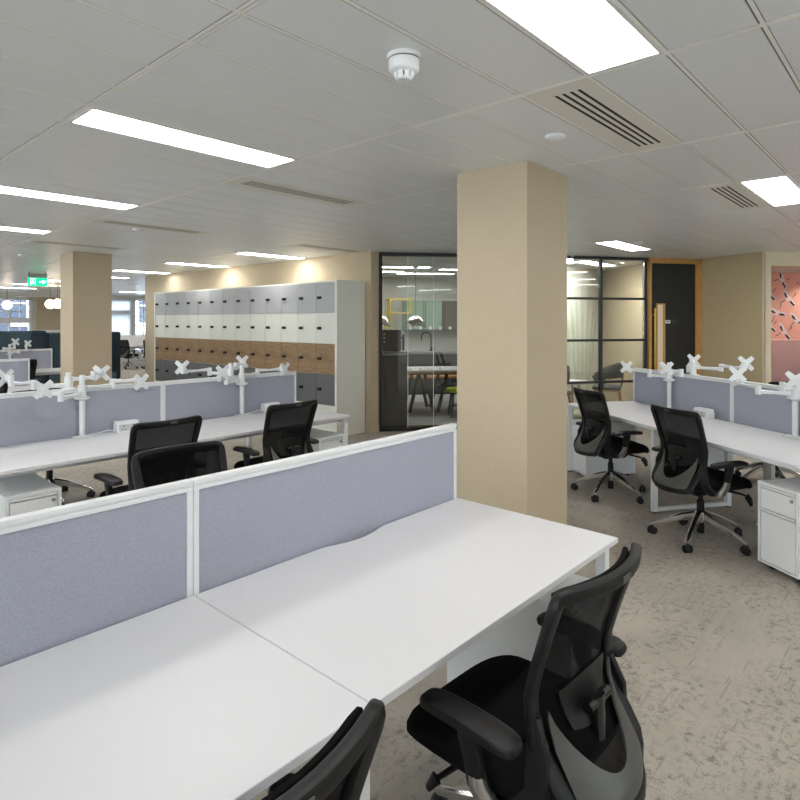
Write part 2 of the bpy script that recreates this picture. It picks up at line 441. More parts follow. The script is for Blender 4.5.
def blind():
    m, nt, b = new_mat('roller_blind_cloth'); b.inputs['Base Color'].default_value = lin((238, 240, 242)); b.inputs['Roughness'].default_value = .9
    t = nt.nodes.new('ShaderNodeBsdfTranslucent'); t.inputs[0].default_value = lin((238, 242, 246)); mx = nt.nodes.new('ShaderNodeMixShader'); mx.inputs[0].default_value = .8
    nt.links.new(b.outputs[0], mx.inputs[1]); nt.links.new(t.outputs[0], mx.inputs[2]); nt.links.new(mx.outputs[0], nt.nodes['Material Output'].inputs['Surface'])
    r = thing('roller_blind', 'white roller blind pulled down over the tall far window beside the far column', 'blind', (9.785, YMAX-.06, 0))
    MB().grid(lambda u, v: (-.60+1.2*u, .003*math.sin(9*u), .46+1.96*v), 12, 2).build('blind_cloth', m, r, True)
    MB().box((-.61, -.02, 2.40), (.61, .025, 2.46), .005).build('cassette', M['white_plastic'], r)
    MB().box((-.60, -.008, .44), (.60, .008, .465), .003).build('bottom_bar', M['white_plastic'], r)
    MB().box((-.60, -.012, 1.93), (.60, -.004, 1.97)).build('cross_bar', M['white_plastic'], r)
blind()
window(1, *WINS[0], 8, 6, split=1.62)
window(2, *WINS[1], 1, 3, split=1.95)
window(3, *WINS[2], 4, 6)
# beige panel on the far wall and the low ledge under it
struct(MB().box((7.0, 23.86, .1), (8.9, 24.0, 2.5)).build('wall_panel_far', M['beige']))
struct(MB().box((6.9, 23.4, .0), (9.0, 23.86, 1.28)).build('wall_ledge_far', M['white_plastic']))
struct(MB().box((XMIN, 23.3, 2.46), (XMAX, 24.0, H+.01)).build('ceiling_bulkhead_far', M['wall']))
# building across the street
def far_building(x, wd, mat_, ks, label):
    b = thing('building', label, 'building', (x, 34, -8))
    MB().box((-wd, 0, 0), (wd, 3, 13.2)).build('facade', mat_, b)
    for k in range(ks):
        for r in range(2, 4):
            x = -wd+1.4+2.0*k; z = 1.2+3.1*r
            f = MB().box((x-.7, -.12, z-1.0), (x+.7, .02, z+1.0)).build('window', M['far_window'], b)
            g = MB(); g.box((x-.03, -.16, z-1), (x+.03, -.1, z+1)); g.box((x-.7, -.16, z-.03), (x+.7, -.1, z+.03))
            g.box((x-.8, -.2, z-1.15), (x+.8, .0, z-1.0))
            g.build('window_bars', M['white_plastic'], f)
far_building(4.2, 6.1, M['slate_dark'], 6, 'dark slate building across the street, behind the far left sash window')
far_building(17.4, 6.9, M['slate_blue'], 6, 'pale city building across the street, behind the tall far windows')

# locker wall core and the strip that turns towards the glass
core = struct(MB().prism([(6.0, 5.98), (6.16, 5.98), (6.16, 12.78), (12.5, 12.78), (12.5, 13.12), (6.0, 13.12)], 0, H).build('wall_locker', M['beige']))
MB().prism([(5.985, 5.965), (6.16, 5.965), (6.16, 5.98), (5.985, 5.98)], 0, .1, .003).build('baseboard', M['beige'], core)

# the square columns
def pillar(x0, y0, w, d, label):
    p = MB().box((x0, y0, 0), (x0+w, y0+d, H), .004).build('pillar', M['beige'])
    struct(p); p['label'] = label
    MB().box((x0-.012, y0-.012, 0), (x0+w+.012, y0+d+.012, .1), .003).build('baseboard', M['beige'], p)
pillar(3.25, 1.875, .54, .54, 'square beige column at the end of the front desk bank')
pillar(3.13, 9.12, .54, .50, 'square beige column beyond the middle desk bank')

# ------------------------------------------------------------------ right wing: glass, door, walls, niche
D1 = 8.2
def glass_wall_right():
    root = struct(MB().prism([E(D1, 3.9), E(D1, 5.90), E(D1+.06, 5.90), E(D1+.06, 3.9)][::-1], 2.555, H).build('window_4', M['black_metal']))
    f = MB()
    for e in (3.55, 4.305, 5.065, 5.845):
        f.prism([E(D1, e-.019), E(D1, e+.019), E(D1+.06, e+.019), E(D1+.06, e-.019)][::-1], 0, H)
    for z in (.66, 1.305, 1.95):
        f.prism([E(D1+.005, 3.5), E(D1+.005, 5.86), E(D1+.05, 5.86), E(D1+.05, 3.5)][::-1], z-.018, z+.018)
    f.prism([E(D1, 3.5), E(D1, 5.88), E(D1+.06, 5.88), E(D1+.06, 3.5)][::-1], 0, .045)
    f.build('glazing_bars', M['black_metal'], root)
    for e in (3.55, 4.305, 5.065):
        MB().prism([E(D1+.025, e), E(D1+.025, e+.76), E(D1+.035, e+.76), E(D1+.035, e)][::-1], .03, 2.57).build('window_pane', M['glass'], root)
glass_wall_right()

def door():
    root = struct(MB().prism([E(D1-.0, 5.92), E(D1-.0, 6.745), E(D1+.05, 6.745), E(D1+.05, 5.92)][::-1], .01, 2.52).build('door_1', M['door_black']))
    f = MB()
    f.prism([E(D1-.03, 5.885), E(D1-.03, 5.925), E(D1+.1, 5.925), E(D1+.1, 5.885)][::-1], 0, 2.59)
    f.prism([E(D1-.03, 6.735), E(D1-.03, 6.84), E(D1+.1, 6.84), E(D1+.1, 6.735)][::-1], 0, 2.59)
    f.prism([E(D1-.03, 5.885), E(D1-.03, 6.84), E(D1+.1, 6.84), E(D1+.1, 5.885)][::-1], 2.515, 2.59)
    f.build('door_frame', M['oak'], root)
    b = MB(); p = E(D1-.055, 5.965)
    b.lathe([(.011, .35), (.011, 1.80)], (p[0], p[1], 0), 12)
    for z in (.45, 1.7):
        q = E(D1, 5.965); b.bar((p[0], p[1], z), (q[0], q[1], z), .008, ns=8)
    b.build('door_handle', M['brass'], root, True)
    s = MB()
    s.prism([E(D1-.02, 6.015), E(D1-.02, 6.175), E(D1, 6.175), E(D1, 6.015)][::-1], .45, 1.88)
    v = s.build('vision_panel_frame', M['oak'], root)
    MB().prism([E(D1-.024, 6.035), E(D1-.024, 6.125), E(D1-.018, 6.125), E(D1-.018, 6.035)][::-1], .47, 1.86).build('vision_panel', M['cream'], v)
    w = MB().prism([E(D1-.012, 6.185), E(D1-.012, 6.27), E(D1, 6.27), E(D1, 6.185)][::-1], 1.565, 1.615).build('room_sign', M['white_plastic'], root)
    t = MB()
    for z in (1.570, 1.605): t.prism([E(D1-.006, 6.27), E(D1-.006, 6.40), E(D1, 6.40), E(D1, 6.27)][::-1], z-.003, z+.007)
    t.prism([E(D1-.013, 6.20), E(D1-.013, 6.255), E(D1-.01, 6.255), E(D1-.01, 6.20)][::-1], 1.583, 1.597)
    t.build('sign_rail', M['grey_plastic'], w)
door()
struct(MB().prism([E(D1+.1, 6.835), E(7.1, 6.98), E(7.1, 7.0), E(D1+.1, 7.1)], 0, H).build('wall_beige_right', M['beige_dark']))
def niche():
    root = struct(MB().prism([E(7.1, 6.975), E(7.1, 7.10), E(7.3, 7.10), E(7.3, 6.99)][::-1], 0, H).build('wall_niche', M['cream']))
    MB().prism([E(7.1, 7.10), E(7.1, 10.5), E(7.3, 10.5), E(7.3, 7.10)][::-1], 2.40, H).build('niche_header', M['cream'], root)
    MB().prism([E(7.3, 7.05), E(7.3, 10.5), E(8.2, 10.5), E(8.2, 7.05)][::-1], 2.40, 2.44).build('niche_soffit', M['wall'], root)
    MB().prism([E(7.3, 7.0), E(7.3, 7.08), E(8.2, 7.08), E(8.2, 7.0)][::-1], 0, 2.42).build('niche_side', M['coral'], root)
    MB().prism([E(8.1, 7.0), E(8.1, 10.5), E(8.2, 10.5), E(8.2, 7.0)][::-1], 0, 2.44).build('niche_back', M['coral'], root)
    # cranes and clouds printed on the paper
    wm, km, cl = MB(), MB(), MB()
    def flat(mb, pts, e2c, zc, s, a, off):
        ca, sa = math.cos(a), math.sin(a); v = []
        for px, pz in pts:
            x, z = (px*ca-pz*sa)*s, (px*sa+pz*ca)*s
            X, Y = E(8.1-off, e2c+x); v.append((X, Y, zc+z))
        mb.quad(*v)
    def crane(e2c, zc, s, a, fl=1):
        P = lambda pts: [(fl*x, z) for x, z in pts]
        flat(wm, P([(-.30, -.05), (-.1, -.12), (.22, .02), (.24, .07), (0, .10), (-.26, .03)]), e2c, zc, s, a, .002)
        flat(wm, P([(-.12, .02), (.1, .06), (-.10, .42), (-.34, .62), (-.42, .55), (-.36, .25)]), e2c, zc, s, a, .0024)
        flat(wm, P([(-.05, -.06), (.14, -.02), (.46, -.30), (.50, -.50), (.36, -.52), (.1, -.32)]), e2c, zc, s, a, .0026)
        flat(km, P([(-.20, .08), (-.10, .06), (-.22, .36), (-.36, .44), (-.34, .24)]), e2c, zc, s, a, .0032)
        flat(km, P([(.0, -.14), (.16, -.14), (.42, -.40), (.36, -.50), (.12, -.32)]), e2c, zc, s, a, .0032)
        flat(km, P([(.22, .02), (.24, .06), (.46, .26), (.54, .34), (.57, .30), (.50, .22)]), e2c, zc, s, a, .0032)
        flat(km, P([(-.28, -.02), (-.26, -.05), (-.62, -.26), (-.66, -.30), (-.70, -.25)]), e2c, zc, s, a, .0032)
    rnd = random.Random(3)
    for i, (e2c, zc, s, a, fl) in enumerate([(8.32, 2.28, 0.190, -.3, 1), (8.06, 2.05, 0.190, .1, 1), (8.45, 1.97, 0.210, .05, 1), (8.22, 1.74, 0.200, .6, 1), (8.62, 1.62, 0.210, .3, 1),
                             (8.08, 1.52, 0.180, .1, 1), (8.36, 1.42, 0.210, .0, 1), (8.75, 2.2, 0.200, .2, -1), (8.95, 1.9, 0.200, 0, 1), (9.1, 1.5, 0.200, .2, 1), (9.3, 2.2, 0.200, .5, -1), (9.5, 1.75, 0.200, 0, 1), (9.8, 2.1, 0.200, .2, 1), (9.9, 1.5, 0.200, .2, -1)]):
        crane(e2c, zc, s*1.25, a, fl)
    for e2c, zc in [(8.55, 2.16), (8.10, 1.88), (8.6, 1.52), (8.12, 2.24), (8.5, 1.36), (8.9, 1.7), (9.3, 1.95), (8.15, 1.36)]:
        for k in range(3):
            n = 10; w_ = rnd.uniform(.06, .13); X = [(w_*math.cos(2*PI*j/n), .035*math.sin(2*PI*j/n)) for j in range(n)]
            flat(cl, X, e2c+rnd.uniform(-.08, .08), zc+rnd.uniform(-.05, .05), 1, 0, .0008+.0002*k)
    cl.build('cloud_print', M['print_cloud'], root); wm.build('crane_print', M['crane_white'], root); km.build('crane_print_detail', M['crane_black'], root)
niche()
def bench():
    b = thing('booth_bench', 'pink upholstered bench with a dark seat in the wallpapered niche', 'bench', (0, 0, 0))
    MB().prism([E(7.98, 7.09), E(7.98, 10.4), E(8.09, 10.4), E(8.09, 7.09)][::-1], .62, 1.30, .012).build('backrest', M['pink_panel'], b)
    MB().prism([E(7.45, 7.09), E(7.45, 10.4), E(8.09, 10.4), E(8.09, 7.09)][::-1], .36, .62, .02).build('seat', M['dark'], b)
    MB().prism([E(7.5, 7.1), E(7.5, 10.35), E(8.09, 10.35), E(8.09, 7.1)][::-1], 0, .36).build('base', M['dark'], b)
bench()
def downlight(e1, e2, z, label):
    p = E(e1, e2); d = thing('downlight', label, 'light', (p[0], p[1], z))
    MB().lathe([(.05, 0), (.05, -.006), (.036, -.008), (.034, 0)], ns=20).build('bezel', M['white_plastic'], d, True)
    MB().lathe([(.034, -.001), (.034, -.004), (0, -.004)], ns=20).build('lens', M['down'], d)
def niche_lamp(e1, e2, label):
    downlight(e1, e2, 2.40, label)
    l = bpy.data.lights.new('downlight_beam', 'SPOT'); l.energy = 24; l.color = (1, .9, .8); l.spot_size = R(130); l.spot_blend = .8; l.shadow_soft_size = .035
    o = bpy.data.objects.new('downlight_beam', l); COL.objects.link(o); p = E(e1, e2); o.location = (p[0], p[1], 2.385)
niche_lamp(7.72, 7.62, 'small lit downlight in the ceiling of the pink wallpapered niche')
niche_lamp(7.72, 8.75, 'added unseen downlight brightening the pink niche, past the frame edge')  # extra lamp added out of view to brighten the coral paper
# walls closing the wing off
struct(slab(E(7.1, 10.5), E(2.0, 10.5), .2, 0, H, 'wall_wing_end', M['wall']))

# ------------------------------------------------------------------ left glass wall and the kitchen behind it
GA, GB = Vector((6.15, 5.965)), Vector((7.9, 4.47))
gd = (GB-GA).normalized(); gn = Vector((-gd.y, gd.x))*1.0       # away from the camera
def GP(t, o=0.): v = GA+gd*t+gn*o; return (v.x, v.y)
GL = (GB-GA).length
def glass_wall_left():
    def pr(mb, t0, t1, o0, o1, z0, z1): return mb.prism([GP(t0, o0), GP(t1, o0), GP(t1, o1), GP(t0, o1)], z0, z1)
    root = struct(pr(MB(), 0, GL, 0, .06, 2.55, H).build('window_5', M['black_metal']))
    f = MB(); pr(f, 0, .045, 0, .06, 0, H); pr(f, 0, GL, 0, .06, 0, .045); pr(f, GL-.03, GL+.04, 0, .06, 0, H)
    f.build('glazing_frame', M['black_metal'], root)
    for k, (a, b) in enumerate(((.03, .42), (.426, .80), (.806, 1.55), (1.556, GL))):
        p = pr(MB(), a, b, .025, .035, .03, 2.56).build('window_pane', M['glass'], root)
    s = MB()
    for t in (.423, .803, 1.553): pr(s, t-.004, t+.004, .022, .038, .04, 2.55)
    s.build('glass_joint', M['frost'], root)
    for t in [.46+.148*k for k in range(12)]:
        for z in (1.5, .9):
            d = MB(); n = 14; c = Vector(GP(t, .021))
            d.bm.faces.new([d.bm.verts.new((c.x+gd.x*.026*math.cos(2*PI*j/n), c.y+gd.y*.026*math.cos(2*PI*j/n), z+.026*math.sin(2*PI*j/n))) for j in range(n)])
            d.build('frosted_dot', M['frost'], root)
    pr(MB(), .43, GL, .06, .09, 0, .07).build('timber_sill', M['skirting'], root)
glass_wall_left()
# local frame of the kitchen: t along the glass, o into the room
def KB(mb, t0, t1, o0, o1, z0, z1, bev=0): return mb.prism([GP(t0, o0), GP(t1, o0), GP(t1, o1), GP(t0, o1)], z0, z1, bev)
KBK = 4.9
def kitchen():
    w = struct(KB(MB(), -2.6, 3.6, KBK, KBK+.12, 0, H).build('wall_kitchen_back', M['chevron']))
    struct(KB(MB(), .05, 3.3, .09, KBK, .0, .004).build('floor_kitchen', M['carpet_kitchen']))
    # dark cabinet right behind the glass
    c = thing('coffee_cabinet', 'dark wood-grain cabinet standing right behind the left glass wall', 'cabinet')
    KB(MB(), .06, .42, .10, .70, 0, 1.10).build('body', M['kitchen_dark'], c)
    KB(MB(), .05, .43, .09, .72, 1.12, 1.15, .002).build('worktop', M['worktop'], c)
    KB(MB(), .065, .415, .094, .10, 1.10, 1.12).build('recess', M['steel'], c)
    m = thing('coffee_machine', 'black coffee machine on the dark cabinet behind the glass', 'coffee machine')
    KB(MB(), .07, .345, .2, .62, 1.16, 1.47, .01).build('body', M['black_gloss'], m)
    b = MB()
    for t, z in ((.085, 1.40), (.085, 1.34), (.085, 1.28)): KB(b, t, t+.02, .19, .2, z, z+.02)
    b.build('buttons', M['steel'], m)
    KB(MB(), .345, .395, .3, .42, 1.34, 1.36).build('spout', M['black_plastic'], m)
    KB(MB(), .385, .41, .3, .42, 1.16, 1.40, .004).build('milk_tube', M['black_plastic'], m)
    KB(MB(), .08, .33, .22, .6, 1.15, 1.162).build('foot', M['rubber'], m)
    # units along the back wall
    k = thing('kitchen_counter', 'dark kitchen counter with pale worktop along the tiled back wall', 'counter')
    KB(MB(), -.6, 3.4, KBK-.60, KBK-.01, 0, .88).build('body', M['kitchen_dark'], k)
    KB(MB(), -.6, 3.4, KBK-.63, KBK-.01, .88, .92, .003).build('worktop', M['worktop'], k)
    for i in range(6):
        d = KB(MB(), -.58+.66*i, .06+.66*i, KBK-.62, KBK-.60, .1, .86, .002).build('door', M['kitchen_dark'], k)
    t = thing('tap', 'dark swan-neck tap on the kitchen counter behind the glass', 'tap')
    p = Vector(GP(1.62, KBK-.22)); pts = [(p.x, p.y, .92), (p.x, p.y, 1.24)]
    for j in range(9):
        a = PI*j/8; q = Vector(GP(1.62-.11*(1-math.cos(a)), KBK-.22)); pts.append((q.x, q.y, 1.24+.11*math.sin(a)))
    q = Vector(GP(1.40, KBK-.22)); pts.append((q.x, q.y, 1.17))
    MB().sweep(pts, .014, ns=10).build('spout', M['black_metal'], t, True)
    MB().lathe([(.03, 0), (.03, .05), (.02, .06), (.02, .1)], (p.x, p.y, .92), 14).build('body', M['black_metal'], t, True)
    MB().bar((p.x+.0, p.y, .99), (p.x+gd.x*.09, p.y+gd.y*.09, 1.02), .008, ns=8).build('lever', M['black_metal'], t)
    for t0, t1, z0, z1, mt, nm, lab, pos in ((-.55, .22, 1.40, 2.02, 'taupe', 'wall_cabinet', 'taupe wall cabinet with a blue edge high on the kitchen wall, beside the coffee machine', 0),
                                   (.98, 1.42, 1.40, 2.06, 'green_glass', 'glazed_cabinet', 'pale green glass-door wall cabinet above the kitchen tap', 0),
                                   (1.43, 1.85, 1.40, 2.06, 'green_glass', 'glazed_cabinet', 'pale green glass-door cabinet next to the taupe one over the counter', 0),
                                   (1.86, 2.9, 1.40, 2.06, 'taupe', 'wall_cabinet', 'taupe wall cabinet right of the green glass doors, behind the column edge', 0)):
        wc = thing(nm, lab, 'cabinet')
        KB(MB(), t0, t1, KBK-.34, KBK-.01, z0, z1).build('body', M[mt], wc)
        KB(MB(), t0+.01, t1-.01, KBK-.36, KBK-.34, z0+.01, z1-.01, .002).build('door', M[mt], wc)
        if mt == 'taupe' and t0 < 0:
            KB(MB(), t1, t1+.05, KBK-.34, KBK-.01, z0, z1).build('edge_strip', tealm, wc)
        else:
            KB(MB(), t0+.03, t0+.045, KBK-.375, KBK-.36, z0+.05, z1-.05).build('handle', M['black_metal'], wc)
    for t0, t1, z0, z1, lab in ((.12, .62, 1.46, 1.78, 'lower yellow tube wall frame over the kitchen counter'), (.62, 1.10, 1.78, 2.08, 'upper yellow tube wall frame, above the lower one')):
        s = thing('tube_shelf', lab, 'shelf', group=None)
        for nm, o in (('front_frame', KBK-.72), ('rear_frame', KBK-.40)):
            f = MB()
            for a, b in (((t0, z0), (t1, z0)), ((t1, z0), (t1, z1)), ((t1, z1), (t0, z1)), ((t0, z1), (t0, z0))):
                P, Q = GP(a[0], o), GP(b[0], o); f.bar((P[0], P[1], a[1]), (Q[0], Q[1], b[1]), .012)
            f.build(nm, M['yellow'], s)
        f = MB()
        for a in ((t0, z0), (t1, z0), (t1, z1), (t0, z1)):
            P, Q = GP(a[0], KBK-.72), GP(a[0], KBK-.01); f.bar((P[0], P[1], a[1]), (Q[0], Q[1], a[1]), .010)
        f.build('bracket', M['yellow'], s)
    # pendants
    for (t_, o_, lab) in ((.20, 1.9, 'chrome dome pendant above the coffee machine, nearer the glass edge'), (.86, 2.1, 'larger-looking chrome dome pendant hanging in the middle of the kitchen glass')):
        P = GP(t_, o_); pe = thing('pendant_lamp', lab, 'lamp', (P[0], P[1], 0), group=None)
        MB().lathe([(.0, 1.70), (.05, 1.695), (.11, 1.665), (.155, 1.61), (.172, 1.54), (.174, 1.50), (.168, 1.50), (.15, 1.60), (.10, 1.655), (0, 1.68)], ns=32).build('lamp_shade', M['chrome'], pe, True)
        MB().lathe([(.004, 1.69), (.004, H)], ns=8).build('cord', M['black_metal'], pe)
        MB().lathe([(.05, H-.03), (.05, H)], ns=16).build('ceiling_rose', M['black_metal'], pe)
    # table with trestle legs
    tb = thing('kitchen_table', 'long pale table with tan edge and black angled legs in the kitchen', 'table')
    KB(MB(), .10, 2.3, 1.55, 2.45, .72, .75, .003).build('tabletop', M['desk'], tb)
    KB(MB(), .10, 2.3, 1.548, 2.452, .69, .72).build('table_edge', M['tan_wood'], tb)
    for tt in (.65, 1.15, 1.9):
        for o in (1.65, 2.35):
            for s_ in (-1, 1):
                P, Q = GP(tt+s_*.20, o), GP(tt+s_*.03, o)
                MB().bar((P[0], P[1], .69), (Q[0], Q[1], .0), .022).build('leg', M['black_metal'], tb)
    P, Q = GP(.6, 2.0), GP(1.95, 2.0); MB().bar((P[0], P[1], .30), (Q[0], Q[1], .30), .02).build('stretcher', M['black_metal'], tb)
    bn = thing('kitchen_bench', 'tan wooden bench with dark frame behind the kitchen table', 'bench')
    KB(MB(), .2, 2.3, 2.62, 2.98, .50, .54, .004).build('seat', M['tan_wood'], bn)
    for tt in (.35, 2.15):
        for o in (2.68, 2.92):
            P = GP(tt, o); MB().box((P[0]-.02, P[1]-.02, 0), (P[0]+.02, P[1]+.02, .5)).build('leg', M['black_metal'], bn)
    # stool
    P = GP(1.42, 1.18); st = thing('stool', 'low stool with lime green seat and dark legs in the kitchen', 'stool', (P[0], P[1], 0), R(-40))
    MB().lathe([(0, .42), (.17, .42), (.185, .44), (.185, .47), (.17, .485), (0, .49)], ns=28).build('seat', M['lime'], st, True)
    MB().lathe([(0, .395), (.16, .395), (.16, .42), (0, .42)], ns=24).build('seat_base', M['shell'], st, True)
    for k_ in range(4):
        a = PI/4+k_*PI/2
        MB().bar((.11*math.cos(a), .11*math.sin(a), .40), (.17*math.cos(a), .17*math.sin(a), 0), .016).build('leg', M['shell'], st)
    MB().lathe([(.125, .18), (.145, .18), (.145, .20), (.125, .20)], ns=24).build('foot_ring', M['shell'], st)
tealm = plain('blue_edge', (70, 150, 190), .5)
kitchen()

# ------------------------------------------------------------------ meeting room behind the right glass
def meeting():
    MA, MC = Vector(E(8.3, 3.85)), Vector(E(10.6, 6.53)); md = (MC-MA).normalized()
    w = struct(slab(MA, MC, .12, 0, H, 'wall_meeting_mural', M['wall']))
    struct(slab(MC, E(8.32, 6.36), .1, 0, H, 'wall_meeting_side', M['beige']))
    struct(slab(E(10.6, 6.63), E(12.95, 5.7), .1, 0, H, 'wall_kitchen_side', M['wall']))
    lf = MB(); rnd = random.Random(11)
    nrm = Vector((md.y, -md.x))
    def leaf(t, z0, ln, wd, lean):
        n = 10; L_, R_ = [], []; off = .003+.0004*rnd.random()
        for j in range(n+1):
            f = j/n; c = t+lean*f*f*ln; hw = wd*math.sin(PI*min(1, f*.93+.07))**.8
            for lst, q in ((L_, c-hw), (R_, c+hw)): v = MA+md*q+nrm*off; lst.append((v.x, v.y, z0+ln*f))
        for j in range(n): lf.quad(L_[j], R_[j], R_[j+1], L_[j+1])
    for t, z0, ln, wd, lean in ((2.05, .9, 1.25, .07, -.20), (2.28, .3, 1.9, .075, -.10), (2.46, .2, 2.2, .08, .0), (2.66, .3, 1.95, .075, .10), (2.84, .5, 1.5, .07, .22), (3.02, .8, .9, .06, .28), (2.2, .2, 1.1, .06, -.4), (2.75, .15, 1.0, .06, .45), (1.8, .3, 1.7, .08, -.12), (1.5, .3, 1.9, .08, .1), (1.25, .4, 1.4, .07, .2)):
        leaf(t, z0, ln, wd, lean)
    lf.build('leaf_mural', M['leaf_print'], w)
    p = E(8.98, 5.0); t = thing('coffee_table', 'low round white table with wooden legs behind the black-framed glass', 'table', (p[0], p[1], 0), RZ_E)
    MB().lathe([(0, .57), (.30, .57), (.31, .58), (.31, .59), (.30, .60), (0, .60)], ns=36).build('tabletop', M['desk'], t)
    for k in range(3):
        a = 2*PI*k/3+.5; MB().sweep([(.13*math.cos(a), .13*math.sin(a), .57), (.24*math.cos(a), .24*math.sin(a), 0)], [.022, .014], ns=8).build('leg', M['ash'], t)
    # charcoal chairs with ash legs
    def shell_chair(e1, e2, rz, label, first=None):
        q = E(e1, e2)
        if first: return dup(first, (q[0], q[1], 0), rz, label)
        c = thing('shell_chair', label, 'chair', (q[0], q[1], 0), rz)
        MB().box((-.24, -.22, .43), (.24, .24, .49), .025, 3).build('seat', M['shell'], c, True)
        pts = []
        for j in range(17):
            a = PI*(1.06*j/16-.03)+PI; pts.append((.285*math.cos(a), .02+.27*math.sin(a)+(.14 if j in (0, 16) else 0)*0, .70+.07*math.sin(PI*j/16)))
        MB().sweep([(.28, .22, .62)]+[(p_[0]*1, p_[1], p_[2]) for p_ in pts[::-1]]+[(-.28, .22, .62)], [.05]+[.09+.05*math.sin(PI*j/16) for j in range(17)]+[.05], .016, side=(0, 0, 1), ns=8).build('backrest', M['shell'], c, True)
        f = MB()
        for s_ in (-1, 1): f.bar((s_*.25, .06, .47), (s_*.285, .06, .66), .016)
        f.bar((0, -.22, .47), (0, -.25, .66), .05, .014, side=(1, 0, 0)); f.build('backrest_support', M['shell'], c)
        MB().box((-.21, -.2, .40), (.21, .21, .43), .006).build('seat_frame', M['ash'], c)
        for sx in (-1, 1):
            for sy in (-1, 1): MB().sweep([(sx*.19, sy*.18, .42), (sx*.24, sy*.24, 0)], [.022, .013], ns=8).build('leg', M['ash'], c)
        return c
    c0 = shell_chair(9.2, 5.80, R(20), 'charcoal chair with ash legs behind the glass, between the low table and the door')
    shell_chair(8.72, 4.50, R(75), 'charcoal chair with ash legs behind the glass, half hidden by the column edge', c0)
meeting()

for e1_, e2_, lab in ((8.95, 5.92, 'small downlight inside the meeting room behind the black-framed glass'), (9.1, 5.05, 'added unseen downlight lighting the mural, over the low table, behind the column')):
    downlight(e1_, e2_, H, lab); l = bpy.data.lights.new('downlight_beam', 'SPOT'); l.energy = 55; l.color = (1, .97, .92); l.spot_size = R(140); l.spot_blend = .8; l.shadow_soft_size = .035
    o = bpy.data.objects.new('downlight_beam', l); COL.objects.link(o); p_ = E(e1_, e2_); o.location = (p_[0], p_[1], H-.02)

# ------------------------------------------------------------------ ceiling fittings
def light_panel(label):
    t = thing('ceiling_light', label, 'ceiling light', (0, 0, H))
    f = MB(); x, y, w = PX/2-.012, PY/2-.004, .016
    for a, b in (((-x, -y), (x, -y+w)), ((-x, y-w), (x, y)), ((-x, -y+w), (-x+w, y-w)), ((x-w, -y+w), (x, y-w))):
        f.box((a[0], a[1], -.003), (b[0], b[1], .012))
    f.build('frame', M['white_metal'], t)
    MB().box((-x+w, -y+w, .001), (x-w, y-w, .010)).build('diffuser', M['light'], t)
    return t
LL = {(0, 0): 'large lit ceiling panel nearest the camera, over the front desk', (0, 7): 'lit ceiling panel above the walkway in front of the middle desk bank',
      (0, 14): 'lit ceiling panel just behind the middle desk bank, at the frame edge', (0, 21): 'narrow-looking lit ceiling panel before the far column, below the one behind the middle bank',
      (3, 0): 'lit ceiling panel beside the small vent, over the right-hand desk bank', (3, 21): 'lit ceiling panel next to the beige wall over the near end of the lockers',
      (3, 28): 'lit ceiling panel against the beige wall over the middle of the lockers', (3, 35): 'lit ceiling panel against the beige wall over the far end of the lockers',
      (5, 7): 'lit ceiling panel in front of the black-framed glass wall', (5, 0): 'lit ceiling panel cut by the frame edge in front of the pink niche'}
lp = None; n = 0
for c, r in LIGHTS:
    pos = (PX0+PX*(c+.5)-(.06 if (c, r) in WALL_LIGHTS else 0), PY0+PY*(r+.5), H-(.013 if (c, r) in WALL_LIGHTS else 0))
    lab = LL.get((c, r), 'lit ceiling panel in row %s from the front, %s' % (('one','two','three','four','five','six','seven','eight','nine','ten','eleven','twelve','thirteen')[(r+21)//7], {-3: 'over the desks off to the side', 0: 'in line with the front desk', 3: 'in line with the lockers', 5: 'in the right wing', 6: 'by the far windows', 9: 'deep by the far windows'}[c]))
    if lp is None: lp = light_panel(lab); lp.location = pos; lp['group'] = 'lit ceiling panels'
    else:
        d = dup(lp, pos, 0, lab, 'lit ceiling panels')
        if (c, r) in WALL_LIGHTS: d.scale = (.92, 1, 1)
# room lights behind the glass
for t_, o_, lab in ((.55, 2.2, 'lit ceiling panel in the kitchen above the table'), (1.3, 3.6, 'lit ceiling panel in the kitchen near the counter')):
    q = GP(t_, o_); dup(lp, (q[0], q[1], H-.012), math.atan2(gd.y, gd.x), lab, 'lit ceiling panels')
for t_, o_, lab in ((.2, 3.2, 'added ceiling panel brightening the kitchen, over the coffee machine side'), (2.0, 2.6, 'added ceiling panel brightening the kitchen, towards the column')):  # two extra panels added to make the kitchen brighter
    q = GP(t_, o_); dup(lp, (q[0], q[1], H-.012), math.atan2(gd.y, gd.x), lab, 'lit ceiling panels')
q = E(8.78, 4.75); dup(lp, (q[0], q[1], H-.012), R(25), 'added unseen ceiling panel brightening the meeting room, behind the column', 'lit ceiling panels')  # hidden panel added to lift the light in this room
q = E(9.16, 5.55); dup(lp, (q[0], q[1], H-.012), 0, 'lit ceiling panel inside the meeting room behind the black-framed glass', 'lit ceiling panels')

